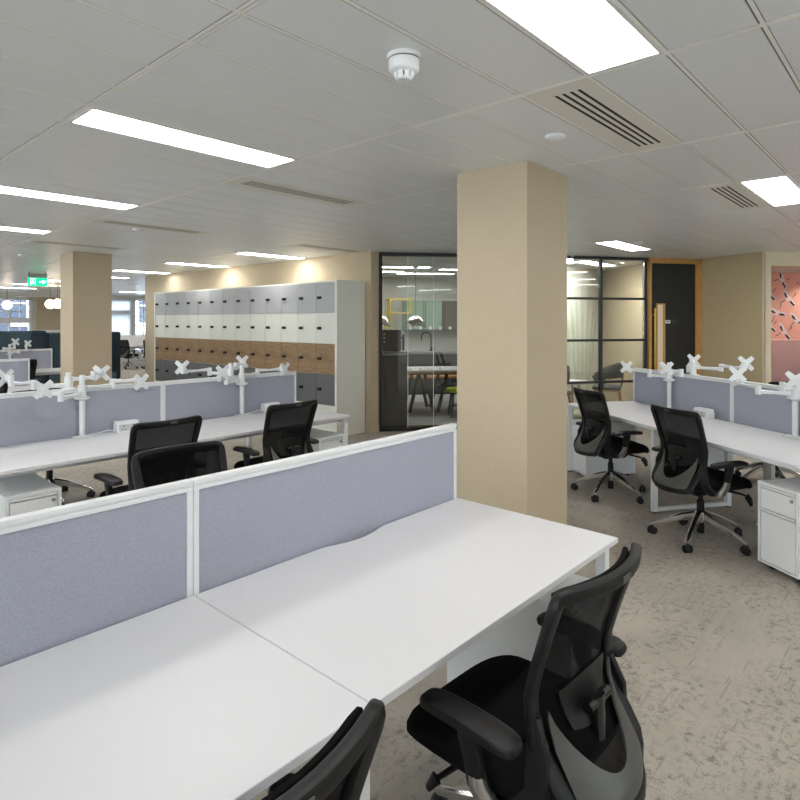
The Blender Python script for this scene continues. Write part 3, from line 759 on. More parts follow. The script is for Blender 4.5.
def vent(label):
    t = thing('ceiling_vent', label, 'vent', (0, 0, H))
    x, y = PX/2-.012, PY/2-.004
    p = MB(); xs, zt = .51, .0006
    ys = [-.066, -.030, .006, .042]; hw = .008
    p.box((-x, -y, 0), (x, ys[0]-hw, zt)); p.box((-x, ys[-1]+hw, 0), (x, y, zt))
    for a, b in zip(ys, ys[1:]): p.box((-xs, a+hw, 0), (xs, b-hw, zt))
    p.box((-x, ys[0]-hw, 0), (-xs, ys[-1]+hw, zt)); p.box((xs, ys[0]-hw, 0), (x, ys[-1]+hw, zt))
    p.build('plate', M['vent_plate'], t)
    MB().box((-xs-.01, ys[0]-.02, .0007), (xs+.01, ys[-1]+.02, .006)).build('slot_backing', M['dark'], t)
    return t
VL = {(1, 1): 'four-slot ceiling vent nearest the camera, beside the large lit panel', (3, 1): 'four-slot ceiling vent beside the lit panel over the right desk bank',
      (1, 9): 'four-slot ceiling vent above the middle desk bank', (1, 17): 'thin-looking ceiling vent between the middle bank and the far column', (1, 24): 'farthest ceiling vent, just in front of the far column', (3, 17): 'thin-looking ceiling vent in front of the locker wall'}
v0 = None
for c, r in VENTS:
    pos = (PX0+PX*(c+.5), PY0+PY*(r+.5), H)
    if v0 is None: v0 = vent(VL[(c, r)]); v0.location = pos; v0['group'] = 'slotted ceiling vents'
    else: dup(v0, pos, 0, VL[(c, r)], 'slotted ceiling vents')

def smoke_detector():
    t = thing('smoke_detector', 'white round smoke detector on the ceiling above the front desk', 'smoke detector', (1.665, 1.485, H))
    MB().lathe([(.064, 0), (.064, -.010), (.060, -.014)], ns=36).build('base', M['white_plastic'], t, True)
    MB().lathe([(.054, -.012), (.054, -.020)], ns=36).build('gap', M['dark'], t)
    MB().lathe([(.058, -.018), (.058, -.052), (.052, -.060), (.038, -.066)], ns=36).build('body', M['white_plastic'], t, True)
    MB().lathe([(.030, -.064), (.030, -.084)], ns=24).build('chamber', M['dark'], t)
    for k in range(9):
        a = 2*PI*k/9
        MB().bar((.036*math.cos(a), .036*math.sin(a), -.062), (.029*math.cos(a), .029*math.sin(a), -.086), .0085, .004, side=(-math.sin(a), math.cos(a), 0)).build('louver', M['white_plastic'], t)
    MB().lathe([(.031, -.082), (.031, -.088), (.026, -.093), (0, -.095)], ns=24).build('cap', M['white_plastic'], t, True)
smoke_detector()
def sensor(x, y, label):
    t = thing('ceiling_sensor', label, 'sensor', (x, y, H))
    MB().lathe([(.055, 0), (.055, -.012), (.047, -.020), (.034, -.022)], ns=32).build('body', M['white_plastic'], t, True)
    MB().lathe([(.034, -.020), (.030, -.024), (0, -.026)], ns=24).build('lens', M['rail'], t, True)
sensor(2.93, 1.52, 'flat round white sensor on the ceiling next to the near column')
sensor(2.85, 6.4, 'flat round ceiling sensor between the middle desk bank and the far column')
sensor(2.8, 10.2, 'small round ceiling sensor near the green exit sign')
q = E(6.6, 4.6); sensor(q[0], q[1], 'small ceiling sensor in front of the black-framed glass wall')

def exit_sign():
    t = thing('exit_sign', 'lit green emergency exit sign with running figure and arrow hanging from the ceiling', 'sign', (3.97, 13.5, H), R(-12))
    m = MB(); m.box((-.17, -.025, -.10), (.17, .025, -.04), .004); m.box((-.15, -.012, -.04), (-.13, .012, 0)); m.box((.13, -.012, -.04), (.15, .012, 0))
    m.build('housing', M['steel'], t)
    MB().box((-.17, -.010, -.285), (.17, .010, -.12), .002).build('panel', M['exit_green'], t)
    MB().box((-.16, -.006, -.12), (.16, .006, -.10)).build('hanger', M['steel'], t)
    g = MB(); y = -.012
    def poly(p): g.bm.faces.new([g.bm.verts.new((a, y, b-.2025)) for a, b in p])
    poly([(.03, -.012), (.09, -.012), (.09, -.045), (.145, 0), (.09, .045), (.09, .012), (.03, .012)])          # arrow
    poly([(-.125, -.06), (-.115, -.06), (-.115, .055), (-.06, .055), (-.06, .065), (-.125, .065)])              # door edge
    poly([(-.045, -.06), (-.035, -.06), (-.035, .065), (-.06, .065), (-.06, .055), (-.045, .055)])
    poly([(-.095, .028), (-.085, .018), (-.075, .028), (-.085, .040)])                                        # head
    poly([(-.100, .015), (-.070, .015), (-.072, -.015), (-.055, -.035), (-.062, -.042), (-.085, -.020), (-.104, -.050), (-.112, -.044), (-.094, -.010)])
    g.build('pictogram', M['exit_white'], t)
exit_sign()

def globe(x, y, z, label, first=None):
    if first: return dup(first, (x, y, 0), 0, label)
    t = thing('globe_pendant', label, 'lamp', (x, y, 0))
    MB().lathe([(.13*math.sin(PI*k/14), z-.13*math.cos(PI*k/14)) for k in range(15)], ns=28).build('globe', M['globe'], t, True)
    MB().lathe([(.03, z+.125), (.03, z+.16), (.008, z+.17)], ns=16).build('cap', M['brass'], t, True)
    MB().lathe([(.005, z+.165), (.005, H)], ns=8).build('cord', M['black_metal'], t)
    MB().lathe([(.05, H-.02), (.05, H)], ns=16).build('ceiling_rose', M['brass'], t)
    return t
g0 = globe(5.87, 18.86, 2.09, 'lit white globe pendant before the far beige panel, farther from the column')
globe(5.87, 18.26, 2.09, 'lit white globe pendant touching the far column edge', g0)
globe(5.3, 20.8, 2.09, 'lit globe pendant in front of the far sash window', g0)

# ------------------------------------------------------------------ lockers
def lockers():
    X0, PW, Y0 = 5.45, .41, 6.13
    rows = [(.03, .425, 'lk_white'), (.425, .855, 'lk_dark'), (.855, 1.285, 'lk_wood'), (1.285, 1.715, 'lk_white'), (1.715, 2.147, 'lk_grey')]
    r0 = thing('locker_column', '', 'locker', (X0, Y0, 0), 0, 'locker columns along the beige wall')
    MB().box((.022, .001, 0), (.53, PW-.001, 2.165), 0).build('body', M['lk_white'], r0)
    for z0, z1, mt in rows:
        d = MB().box((0, .003, z0+.003), (.02, PW-.003, z1-.003), .0015).build('door', M[mt], r0)
        zc = (z0+z1)/2; l = MB(); yy = PW-.085
        l.box((-.03, yy-.034, zc-.018), (.0, yy+.036, zc+.020), .005)
        lo = l.build('lock', M['black_plastic'], d)
        if mt != 'lk_white' or z0 > .1:
            pass
    # a short strip of steel on each lock is part of the same lock mesh in copies
    names = ('first', 'second', 'third', 'fourth', 'fifth', 'sixth', 'seventh', 'eighth', 'ninth', 'tenth', 'eleventh', 'twelfth', 'thirteenth')
    lab = 'grey, white and oak striped locker column, %s from the white end panel'
    r0['label'] = lab % names[0]
    for k in range(1, 13): dup(r0, (X0, Y0+PW*k, 0), 0, lab % names[k], 'locker columns along the beige wall')
    tag(MB().box((5.44, 6.085, 0), (5.985, 6.13, 2.172), .002).build('locker_end_panel', M['lk_white']), 'tall white end panel closing the near end of the lockers', 'panel')
    tag(MB().box((5.44, 11.461, 0), (5.985, 11.50, 2.172), .002).build('locker_end_panel', M['lk_white']), 'narrow white end panel at the far end of the lockers', 'panel')
lockers()

# ------------------------------------------------------------------ desks and dividers
DW, DD, DZ = 1.4, .8, .73
def make_desk(label, frames=(-.021,), notch=True, cat='desk'):
    """local x along the bank, front edge at y=0, back edge at y=.8"""
    d = thing('desk', label, cat)
    poly = [(.001, 0), (DW-.001, 0), (DW-.001, DD)]
    if notch:
        c, w, dp = DW/2, .17, .035
        for j in range(13):
            f = j/12; poly.append((c+w*(1-2*f), DD-dp*(.5-.5*math.cos(2*PI*f))**.6))
    poly.append((.001, DD))
    MB().prism(poly, DZ-.022, DZ, .0015, 1).build('desktop', M['desk'], d)
    b = MB(); b.box((.05, .10, DZ-.062), (DW-.08, .14, DZ-.022))
    b.build('beam', M['white_metal'], d)
    MB().box((.05, .64, DZ-.062), (DW-.08, .68, DZ-.022)).build('beam', M['white_metal'], d)
    def frame(x):
        w = .042
        for y0 in (.03, .75): MB().box((x, y0, .012), (x+w, y0+.042, DZ-.022), .003).build('leg', M['white_metal'], d)
        MB().box((x+.004, .072, .014), (x+w-.004, .75, .046), .003).build('foot_rail', M['white_metal'], d)
        MB().box((x, .072, DZ-.062), (x+w, .75, DZ-.022)).build('top_rail', M['white_metal'], d)
        MB().lathe([(.018, 0), (.018, .013)], (x+w/2, .05, 0), 14).build('foot', M['rubber'], d)
        MB().lathe([(.018, 0), (.018, .013)], (x+w/2, .77, 0), 14).build('foot', M['rubber'], d)
    for x in frames: frame(x)
    return d
def make_divider(label, L_=DW):
    """local x along the bank, centred on y=0, standing at desk height"""
    t = thing('desk_divider', label, 'divider')
    MB().box((.018, -.011, DZ-.12), (L_-.018, .011, 1.062)).build('fabric_panel', M['fabric'], t)
    f = MB(); h = .016
    f.box((.001, -h, DZ-.12), (.021, h, 1.062), .002, 1); f.box((L_-.021, -h, DZ-.12), (L_-.001, h, 1.062), .002, 1)
    f.box((.001, -h, 1.060), (L_-.001, h, 1.072), .0015, 1); f.box((.001, -h+.005, 1.072), (L_-.001, h-.005, 1.078)); f.box((.001, -h, 1.078), (L_-.001, h, 1.094), .002, 1)
    f.build('frame', M['white_metal'], t)
    return t
# a spare to copy from is the first placed one of each kind
B1Y, B2Y = .945, 4.005
desk0 = make_desk('white desk at the front cut by the frame corner, left of the desk seam')
desk0.location = (-.445, B1Y, 0); desk0['group'] = 'bench desks'
def put_desk(loc, rz, label, end=False): return dup(desk1, loc, rz, label, 'bench desks') if end else dup(desk0, loc, rz, label, 'bench desks')
desk1 = make_desk('large white desk at the front whose free end points at the near column', (-.021, DW-.055)); desk1.location = (.955, B1Y, 0); desk1['group'] = 'bench desks'
put_desk((.955, B2Y, 0), 0, 'white desk in the middle bank, the one with two chair backs in front')
put_desk((2.355, B2Y, 0), 0, 'white desk at the locker end of the middle bank', True)
deskF = make_desk('white desk on the far side of the middle bank, locker end', (.012,)); deskF.location = (3.755, B2Y+1.65, 0); deskF.rotation_euler = (0, 0, PI); deskF['group'] = 'bench desks'
deskN = make_desk('white desk on the far side of the middle bank, away from the lockers', ()); deskN.location = (2.355, B2Y+1.65, 0); deskN.rotation_euler = (0, 0, PI); deskN['group'] = 'bench desks'
put_desk((*E(5.74, 3.12), 0), RZ_E, 'white desk in the right bank, its far end by the black-framed glass')
deskR = make_desk('white desk in the right bank, cut by the frame edge, above the lockable pedestal', (-.021, DW+.008)); deskR.location = (*E(4.34, 3.12), 0); deskR.rotation_euler = (0, 0, RZ_E); deskR['group'] = 'bench desks'
dup(deskN, (*E(4.34, 4.77), 0), RZ_E+PI, 'white desk on the far side of the right bank, glass-wall end', 'bench desks')
dup(deskN, (*E(2.94, 4.77), 0), RZ_E+PI, 'white desk on the far side of the right bank, niche end', 'bench desks')
div0 = make_divider('lavender-grey divider on the front desk, cut by the frame edge')
div0.location = (-.445, B1Y+.82, 0); div0['group'] = 'fabric desk dividers'
def put_div(loc, rz, label): return dup(div0, loc, rz, label, 'fabric desk dividers')
put_div((.955, B1Y+.82, 0), 0, 'large lavender-grey divider on the front desk ending at the near column')
put_div((.955, B2Y+.825, 0), 0, 'lavender-grey divider of the middle bank, farther from the lockers')
put_div((2.355, B2Y+.825, 0), 0, 'lavender-grey divider of the middle bank ending in front of the lockers')
put_div((*E(5.74, 3.945), 0), RZ_E, 'lavender-grey divider of the right bank, in front of the black door')
put_div((*E(4.34, 3.945), 0), RZ_E, 'lavender-grey divider of the right bank cut by the frame edge')
# banks farther back
B3F, B4F = 8.35, 11.35
put_desk((1.2, B3F, 0), 0, 'white desk in the third bank behind the middle one, mostly hidden', True)
put_div((1.2, B3F+.82, 0), 0, 'small lavender-grey divider behind the middle bank, the nearer of two at the frame edge')
put_desk((2.72, B4F, 0), 0, 'white desk in the farthest bank beside the far column', True)
put_desk((1.31, B4F, 0), 0, 'white desk in the farthest bank, hidden under the two far monitor plates')
put_div((2.42, B4F+.82, 0), 0, 'small lavender-grey divider farther back, beside the blue booth')
put_div((1.02, B4F+.82, 0), 0, 'farthest lavender-grey divider at the frame edge, behind the two monitor plates')

# ------------------------------------------------------------------ pedestals
def make_pedestal(label):
    """front at y=0 facing -y, x 0..w"""
    w, d, h = .30, .56, .565
    t = thing('pedestal', label, 'drawer pedestal')
    b = MB(); b.box((0, .02, .045), (w, d, h), .003, 1); b.box((0, 0, .045), (.016, .02, h)); b.box((w-.016, 0, .045), (w, .02, h)); b.box((.016, 0, h-.018), (w-.016, .02, h)); b.box((.016, 0, .045), (w-.016, .02, .058))
    b.build('body', M['white_metal'], t)
    def drawer(z0, z1):
        o = MB(); o.box((.022, .003, z0), (w-.022, .022, z1-.022), .0015, 1)
        o.box((.022, -.004, z1-.014), (w-.022, .022, z1-.002), .0015, 1); return o.build('drawer', M['white_plastic'], t)
    drawer(.062, .395); a = drawer(.398, .545)
    k = MB().lathe([(.011, .004), (.011, -.006), (.006, -.007), (0, -.007)], (w-.045, 0, .50), 16, axis='Y').build('lock', M['steel'], a, True)
    for x in (.05, w-.05):
        for y in (.07, d-.07):
            MB().lathe([(.02, -.012), (.022, -.008), (.022, .008), (.02, .012)], (x, y, .022), 16, axis='X').build('caster', M['rubber'], t, True)
    return t
p0 = make_pedestal('white drawer pedestal under the front desk beside the pulled-in chair')
p0.location = (1.98, B1Y+.02, 0); p0['group'] = 'white drawer pedestals'
def put_ped(loc, rz, label): return dup(p0, loc, rz, label, 'white drawer pedestals')
put_ped((1.02, B2Y+.03, 0), 0, 'white drawer pedestal under the middle bank at the frame edge')
put_ped((3.39, B2Y+.02, 0), 0, 'white drawer pedestal under the locker end of the middle bank')
put_ped((*E(5.66, 3.14), 0), RZ_E, 'white drawer pedestal under the glass-wall end of the right bank')
put_ped((*E(3.235, 3.13), 0), RZ_E, 'large white lockable drawer pedestal under the right bank at the frame edge')
put_ped((*E(5.24, 4.76), 0), RZ_E+PI, 'drawer pedestal on the far side of the right bank, seen behind the nearer mesh chair')

# cable risers
def riser(x, y, rz, label):
    t = thing('cable_riser', label, 'cable riser', (x, y, 0), rz)
    MB().box((-.04, -.02, .0), (.04, .02, DZ-.025), .004).build('duct', M['grey_panel'], t)
    MB().box((-.07, -.06, 0), (.07, .06, .012), .003).build('base', M['grey_panel'], t)
q = E(3.84, 3.82); riser(q[0], q[1], RZ_E, 'grey upright cable riser under the right bank')

# ------------------------------------------------------------------ power units
def power_unit(x, y, rz, label, first=None, cable=True):
    if first: return dup(first, (x, y, DZ), rz, label, 'desk power units')
    t = thing('power_unit', label, 'socket box', (x, y, DZ), rz, 'desk power units')
    MB().prism([(-.045, .0), (.045, .0), (.045, .05), (.03, .085), (-.03, .085), (-.042, .06)], -.085, .085, .006, 2, axis='X').build('case', M['white_plastic'], t, True)
    f = MB().box((-.072, -.047, .012), (.072, -.0405, .062), .002).build('socket_panel', M['grey_panel'], t)
    s = MB()
    for x_ in (-.036, .036):
        s.box((x_-.004, -.0485, .044), (x_+.004, -.046, .056)); s.box((x_-.016, -.0485, .022), (x_-.007, -.046, .028)); s.box((x_+.007, -.0485, .022), (x_+.016, -.046, .028))
    s.build('socket_holes', M['dark'], f)
    pts = [(-.085, 0, .02), (-.14, .005, .025), (-.2, .02, .012), (-.27, .035, .006), (-.33, .05, .005)]
    MB().sweep(pts, .004, ns=8).build('cable', M['white_plastic'], t, True)
    return t
u0 = power_unit(2.02, 4.745, 0, 'white socket box on the middle bank desk behind the paired chair backs')
power_unit(3.39, 4.745, 0, 'white socket box on the middle bank desk near the lockers', u0)
q = E(4.59, 3.86); power_unit(q[0], q[1], RZ_E, 'white socket box on the right bank desk', u0)

# ------------------------------------------------------------------ monitor arms
def vesa(mb, c, yaw, s=.062):
    """X-shaped monitor plate centred on c, facing direction yaw"""
    c = Vector(c); n = Vector((math.cos(yaw), math.sin(yaw), 0)); u = Vector((-n.y, n.x, 0)); z = Vector((0, 0, 1))
    k = s*.50; pts = []
    for q in range(4):
        a = PI/4+q*PI/2; d = Vector((math.cos(a), math.sin(a))); p = Vector((-d.y, d.x))
        for w in (-.017, .017): pts.append(d*s*1.24+p*w)
        e = Vector((math.cos(a+PI/4), math.sin(a+PI/4))); pts.append(e*k)
    lo = [mb.bm.verts.new(c+u*p.x+z*p.y-n*.002) for p in pts]; hi = [mb.bm.verts.new(c+u*p.x+z*p.y+n*.002) for p in pts]
    m_ = len(pts); fs = [mb.bm.faces.new(lo[::-1]), mb.bm.faces.new(hi)]
    for i in range(m_): fs.append(mb.bm.faces.new((lo[i], lo[(i+1) % m_], hi[(i+1) % m_], hi[i])))
    for q in (-1, 1): mb.bar(c+n*.002*q, c+n*.0045*q, .008, ns=10)
    bmesh.ops.recalc_face_normals(mb.bm, faces=fs)
def monitor_arm(px, py, label, arms, zp=1.19, group='white monitor arms on the dividers', rzc=0):
    """pole at px,py; arms: list of (elbow xy, head xy, plate z, plate yaw)"""
    t = thing('monitor_arm', label, 'monitor arm', (px, py, DZ), 0, group)
    MB().lathe([(.0205, 0), (.0205, zp-DZ), (.017, zp-DZ+.004), (0, zp-DZ+.004)], ns=20).build('pole', M['white_metal'], t, True)
    ca, sa = math.cos(rzc), math.sin(rzc)
    b = MB(); b.prism([(x*ca-y*sa, x*sa+y*ca) for x, y in ((-.07, -.055), (.07, -.055), (.07, .02), (-.07, .02))], 0, .010, .003); b.build('base_clamp', M['white_metal'], t)
    zb = .275 if zp < 1.195 else .33
    MB().lathe([(.030, zb), (.055, zb+.012), (.055, zb+.022), (.034, zb+.028)], ns=20).build('collar', M['white_metal'], t, True)
    for i, (el, hd, z, yw) in enumerate(arms):
        e = Vector((el[0]-px, el[1]-py)); h = Vector((hd[0]-px, hd[1]-py)); z1 = zb+.048+.044*i
        zz = z-DZ; n = Vector((math.cos(yw), math.sin(yw))); kb = h-n*.055
        a = MB()
        a.lathe([(.030, z1-.022), (.030, z1+.022)], ns=16)
        a.sweep([(0, 0, z1), (e.x*.5, e.y*.5, z1), (e.x, e.y, z1)], [.020, .012, .018], [.017, .012, .016], side=(0, 0, 1), ns=8, sq=True)
        a.lathe([(.021, z1-.022), (.021, z1+.05)], (e.x, e.y, 0), 14)
        z2 = z1+.034
        a.sweep([(e.x, e.y, z2), ((e.x+kb.x)/2, (e.y+kb.y)/2, z2-.004), (kb.x, kb.y, z2)], [.016, .010, .016], [.015, .010, .015], side=(0, 0, 1), ns=8, sq=True)
        a.lathe([(.020, z2-.022), (.020, max(z2, zz)+.022)], (kb.x, kb.y, 0), 14)
        a.bar((kb.x, kb.y, zz), (h.x-n.x*.004, h.y-n.y*.004, zz), .020, .017, side=(0, 0, 1))
        ao = a.build('arm', M['white_metal'], t, True)
        v = MB(); vesa(v, (h.x, h.y, zz), yw); v.build('monitor_plate', M['white_plastic'], ao)
    return t
DN, UP = -PI/2, PI/2
monitor_arm(1.70, 4.765, 'white twin monitor arm on the front side of the middle bank, beside the far column', [((1.50, 4.60), (1.39, 4.60), 1.125, DN+.1), ((1.93, 4.79), (2.12, 4.70), 1.115, DN+.15)])
monitor_arm(1.665, 4.94, 'white twin monitor arm behind the divider in front of the far column', [((1.45, 5.02), (1.29, 5.10), 1.18, UP+.4), ((1.86, 4.98), (1.96, 5.08), 1.175, UP-.5)], 1.20)
monitor_arm(3.085, 4.765, 'white twin monitor arm on the near side of the divider in front of the lockers', [((2.90, 4.73), (2.81, 4.64), 1.15, DN-.1), ((3.28, 4.80), (3.54, 4.72), 1.13, DN+.15)])
monitor_arm(3.075, 4.94, 'white twin monitor arm behind the divider in front of the lockers', [((2.95, 5.10), (2.70, 5.15), 1.175, UP-.4), ((3.17, 5.0), (3.28, 5.06), 1.20, UP-.2)], 1.20)
eD = R(-35)+PI; eU = R(-35)
def ear(*a): return [(E(*el), E(*hd), z, yw) for el, hd, z, yw in a]
monitor_arm(*E(5.09, 3.885), 'white twin monitor arm on the right bank, the pole nearest the glass wall', ear(((5.28, 3.80), (5.58, 3.74), 1.115, eD+.6), ((4.86, 3.84), (4.95, 3.75), 1.15, eD+.7)), rzc=RZ_E)
monitor_arm(*E(4.97, 4.06), 'white twin monitor arm behind the right bank divider, in front of the black door', ear(((5.12, 4.13), (5.13, 4.20), 1.205, eU+.5), ((4.72, 4.16), (4.44, 4.17), 1.225, eU+.6)), 1.20, rzc=RZ_E)
monitor_arm(*E(3.67, 3.885), 'white twin monitor arm at the frame edge of the right bank', ear(((3.86, 3.74), (4.12, 3.79), 1.165, eD+1.0), ((3.66, 3.76), (3.53, 3.74), 1.175, eD+.7)), rzc=RZ_E)
# far banks: small arms
monitor_arm(3.12, B4F+.74, 'white monitor arm on the farthest divider, beside the navy booth', [((3.25, B4F+.70), (3.38, B4F+.66), 1.20, DN+.2), ((3.02, B4F+.70), (3.17, B4F+.60), 1.24, DN)])
monitor_arm(2.50, B4F+.74, 'white monitor arm on the farthest divider at its seam', [((2.62, B4F+.70), (2.50, B4F+.62), 1.13, DN), ((2.38, B4F+.70), (2.27, B4F+.66), 1.12, DN-.3)])

# ------------------------------------------------------------------ task chair (faces +y)
def make_task_chair(label):
    c = thing('task_chair', label, 'office chair', group='black mesh task chairs')
    # star base
    b = MB()
    b.lathe([(.0, .135), (.034, .135), (.046, .150), (.046, .205), (.036, .218), (.030, .22)], ns=20)
    tips = []
    for k in range(5):
        a = 2*PI*k/5+R(14); d = Vector((math.cos(a), math.sin(a), 0)); tips.append((d*.325, a))
        b.sweep([d*.03+Vector((0, 0, .182)), d*.12+Vector((0, 0, .160)), d*.22+Vector((0, 0, .120)), d*.315+Vector((0, 0, .080)), d*.340+Vector((0, 0, .071))], [.034, .028, .020, .014, .008], [.026, .023, .020, .018, .014], side=(0, 0, 1), ns=8, sq=True)
    b.build('star_base', M['alu'], c, True)
    for p, a in tips:
        w = MB(); d = Vector((math.cos(a+.9), math.sin(a+.9), 0)); u = Vector((-d.y, d.x, 0))
        for s_ in (-1, 1):
            cc = p+Vector((0, 0, .028))+u*(s_*.014); n = 18; prof = [(.012, -.011), (.026, -.011), (.028, -.007), (.028, .007), (.026, .011), (.010, .011)]
            rings = [[w.bm.verts.new(cc+d*(r*math.cos(2*PI*j/n))+Vector((0, 0, r*math.sin(2*PI*j/n)))+u*h) for j in range(n)] for r, h in prof]
            fs = [w.bm.faces.new(rings[0]), w.bm.faces.new(rings[-1])]
            for A, B in zip(rings, rings[1:]):
                for j in range(n): fs.append(w.bm.faces.new((A[j], A[(j+1) % n], B[(j+1) % n], B[j])))
            bmesh.ops.recalc_face_normals(w.bm, faces=fs)
        w.bar(p+Vector((0, 0, .028))-u*.02, p+Vector((0, 0, .028))+u*.02, .006, ns=8)
        w.lathe([(.011, .05), (.008, .075)], p+Vector((0, 0, 0)), 10)
        w.sweep([p+Vector((0, 0, .055))-d*.0, p+Vector((0, 0, .052))+d*.018], [.010, .006], [.010, .010], side=(0, 0, 1), ns=8)
        w.build('caster', M['rubber'], c, True)
    g = MB(); g.lathe([(0, .055), (.024, .055), (.026, .065), (.026, .29), (.018, .295), (.018, .37)], ns=18); g.build('gas_lift', M['black_gloss'], c, True)
    # mechanism under the seat
    m = MB(); m.prism([(-.14, .395), (-.10, .345), (.10, .345), (.17, .385), (.17, .418), (-.14, .418)], -.075, .075, .008, 2, axis='X')
    m.box((-.20, -.02, .395), (.20, .04, .418), .004); m.build('mechanism', M['black_plastic'], c, True)
    l = MB(); l.sweep([(.14, .10, .39), (.235, .14, .385), (.27, .15, .375)], [.010, .008, .007], ns=8)
    l.sweep([(.265, .14, .385), (.275, .16, .355), (.275, .175, .315)], [.024, .026, .014], [.006, .008, .006], side=(0, 1, 0), ns=8); l.build('lever', M['black_plastic'], c, True)
    l = MB(); l.sweep([(-.14, .08, .39), (-.25, .10, .385)], [.010, .008], ns=8); l.sweep([(-.255, .10, .388), (-.262, .125, .35)], [.018, .010], [.006, .006], side=(0, 1, 0), ns=8); l.build('lever', M['black_plastic'], c, True)
    # seat pan and cushion
    def outline(f, grow=0.):
        # superellipse-like seat outline, wider at the front
        a = 2*PI*f; cx, sy = math.cos(a), math.sin(a); q = .5
        x = math.copysign(abs(cx)**q, cx); y = math.copysign(abs(sy)**q, sy)
        return ((.248+grow)*x*(1+.03*y), .035+(.255+grow)*y)
    def drop(y): return -.035*max(0, (y-.14)/.13)**2 + .012*max(0, (-y-.1)/.13)
    s = MB(); n = 44; fs = []; rings = []
    for gr, z in ((-.05, .424), (-.012, .430), (.0, .448), (.0, .468), (-.010, .486), (-.035, .497), (-.09, .500), (-.16, .496)):
        ring = []
        for j in range(n):
            x, y = outline(j/n, gr); ring.append(s.bm.verts.new((x, y, z+drop(y))))
        rings.append(ring)
    for A, B in zip(rings, rings[1:]):
        for j in range(n): fs.append(s.bm.faces.new((A[j], A[(j+1) % n], B[(j+1) % n], B[j])))
    fs.append(s.bm.faces.new(rings[0][::-1])); fs.append(s.bm.faces.new(rings[-1])); bmesh.ops.recalc_face_normals(s.bm, faces=fs)
    s.build('seat', M['black_fabric'], c, True)
    p = MB(); p.prism([outline(j/28, -.03) for j in range(28)], .412, .428, .006, 1); p.build('seat_pan', M['black_plastic'], c, True)
    # armrests: bracket of polished alloy, black upright, soft pad
    for sx in (-1, 1):
        k = MB(); k.sweep([(sx*.10, -.05, .392), (sx*.20, -.07, .395), (sx*.262, -.075, .415), (sx*.285, -.06, .47), (sx*.288, -.055, .50)], [.018, .018, .020, .018, .016], [.028, .030, .030, .026, .022], side=lambda i, p_: (0, 0, 1) if i < 2 else (1, 0, 0), ns=10, sq=True)
        a = k.build('armrest', M['alu'], c, True)
        u = MB(); u.sweep([(sx*.288, -.058, .47), (sx*.288, -.045, .53), (sx*.287, -.035, .575), (sx*.286, -.03, .606)], [.013, .014, .018, .020], [.026, .026, .030, .030], side=(1, 0, 0), ns=10, sq=True)
        u.build('arm_upright', M['black_plastic'], a, True)
        pd = MB(); n = 32; rings = []; fs = []
        for gr, z in ((-.014, .606), (0, .611), (.002, .625), (-.002, .633), (-.014, .637)):
            ring = []
            for j in range(n):
                an = 2*PI*j/n; cx, sy = math.cos(an), math.sin(an); x = (.040+gr)*math.copysign(abs(cx)**.45, cx); y = (.142+gr)*math.copysign(abs(sy)**.45, sy)
                ring.append(pd.bm.verts.new((sx*.287+x, -.03+y, z-.006*((y-.02)/.13)**2)))
            rings.append(ring)
        for A, B in zip(rings, rings[1:]):
            for j in range(n): fs.append(pd.bm.faces.new((A[j], A[(j+1) % n], B[(j+1) % n], B[j])))
        fs.append(pd.bm.faces.new(rings[0][::-1])); fs.append(pd.bm.faces.new(rings[-1])); bmesh.ops.recalc_face_normals(pd.bm, faces=fs)
        pd.build('arm_pad', M['black_plastic'], a, True)
    # backrest: profile in side view and half width by height
    prof = [(.40, -.262, .150), (.45, -.247, .178), (.50, -.212, .188), (.56, -.172, .194), (.62, -.150, .198), (.70, -.150, .205), (.79, -.175, .212), (.88, -.205, .218), (.93, -.222, .220), (.96, -.230, .218)]
    def at(z):
        for (z0, y0, w0), (z1, y1, w1) in zip(prof, prof[1:]):
            if z <= z1 or z1 == prof[-1][0]:
                f = (z-z0)/(z1-z0); return y0+(y1-y0)*f, w0+(w1-w0)*f
    def sag(z): return .052 if z > .88 else .045+.02*(.88-z)
    def back_pt(x, z):
        y, w = at(z); return Vector((x, y-sag(z)*(1-min(1, (x/w)**2)), z))
    loop = []; rad_a = []; rad_b = []
    half = []
    for x in (0, .05, .10, .145, .180, .199): half.append((x, .96, .018, .014))
    half += [(.213, .956, .018, .014), (.219, .943, .019, .014), (.220, .92, .020, .014)]
    for z in (.87, .83, .79, .75, .70, .65, .60, .55, .50, .46): half.append((at(z)[1], z, .020+.010*max(0, (.68-z)/.2), .013))
    half += [(.182, .432, .026, .014), (.150, .415, .020, .014), (.10, .408, .017, .014), (.05, .405, .016, .014), (0, .404, .016, .014)]
    full = [(x, z, a, b_) for x, z, a, b_ in half] + [(-x, z, a, b_) for x, z, a, b_ in half[-2:0:-1]]
    pts = []
    for x, z, a, b_ in full:
        y, w = at(min(z, .96)); pts.append(Vector((x, y-sag(z)*(1-min(1, (x/max(w, abs(x)+1e-6))**2))-.006, z)))
    cen = Vector((0, -.25, .70))
    def sidev(i, p): v = Vector((p.x, 0, p.z-cen.z)); x, z = p.x, p.z; return Vector((1 if x > 0 else -1, 0, 0)) if .44 < z < .95 else (Vector((x*2, 0, 1 if z > .7 else -1)))
    f = MB(); f.sweep(pts, [q[2] for q in full], [q[3] for q in full], side=sidev, closed=True, ns=12, sq=True)
    fr = f.build('backrest_frame', M['black_plastic'], c, True)
    f = MB(); y0 = at(.96)[0]-sag(.96)
    f.box((-.022, y0-.0235, .953), (.022, y0-.0205, .969), .001); f.build('badge', M['grey_plastic'], fr)
    f = MB(); tp = [Vector((x, at(.945)[0]-sag(.945)*(1-min(1, (x/.22)**2))+.021, .950)) for x in [-.2015+.031*k for k in range(14)]]
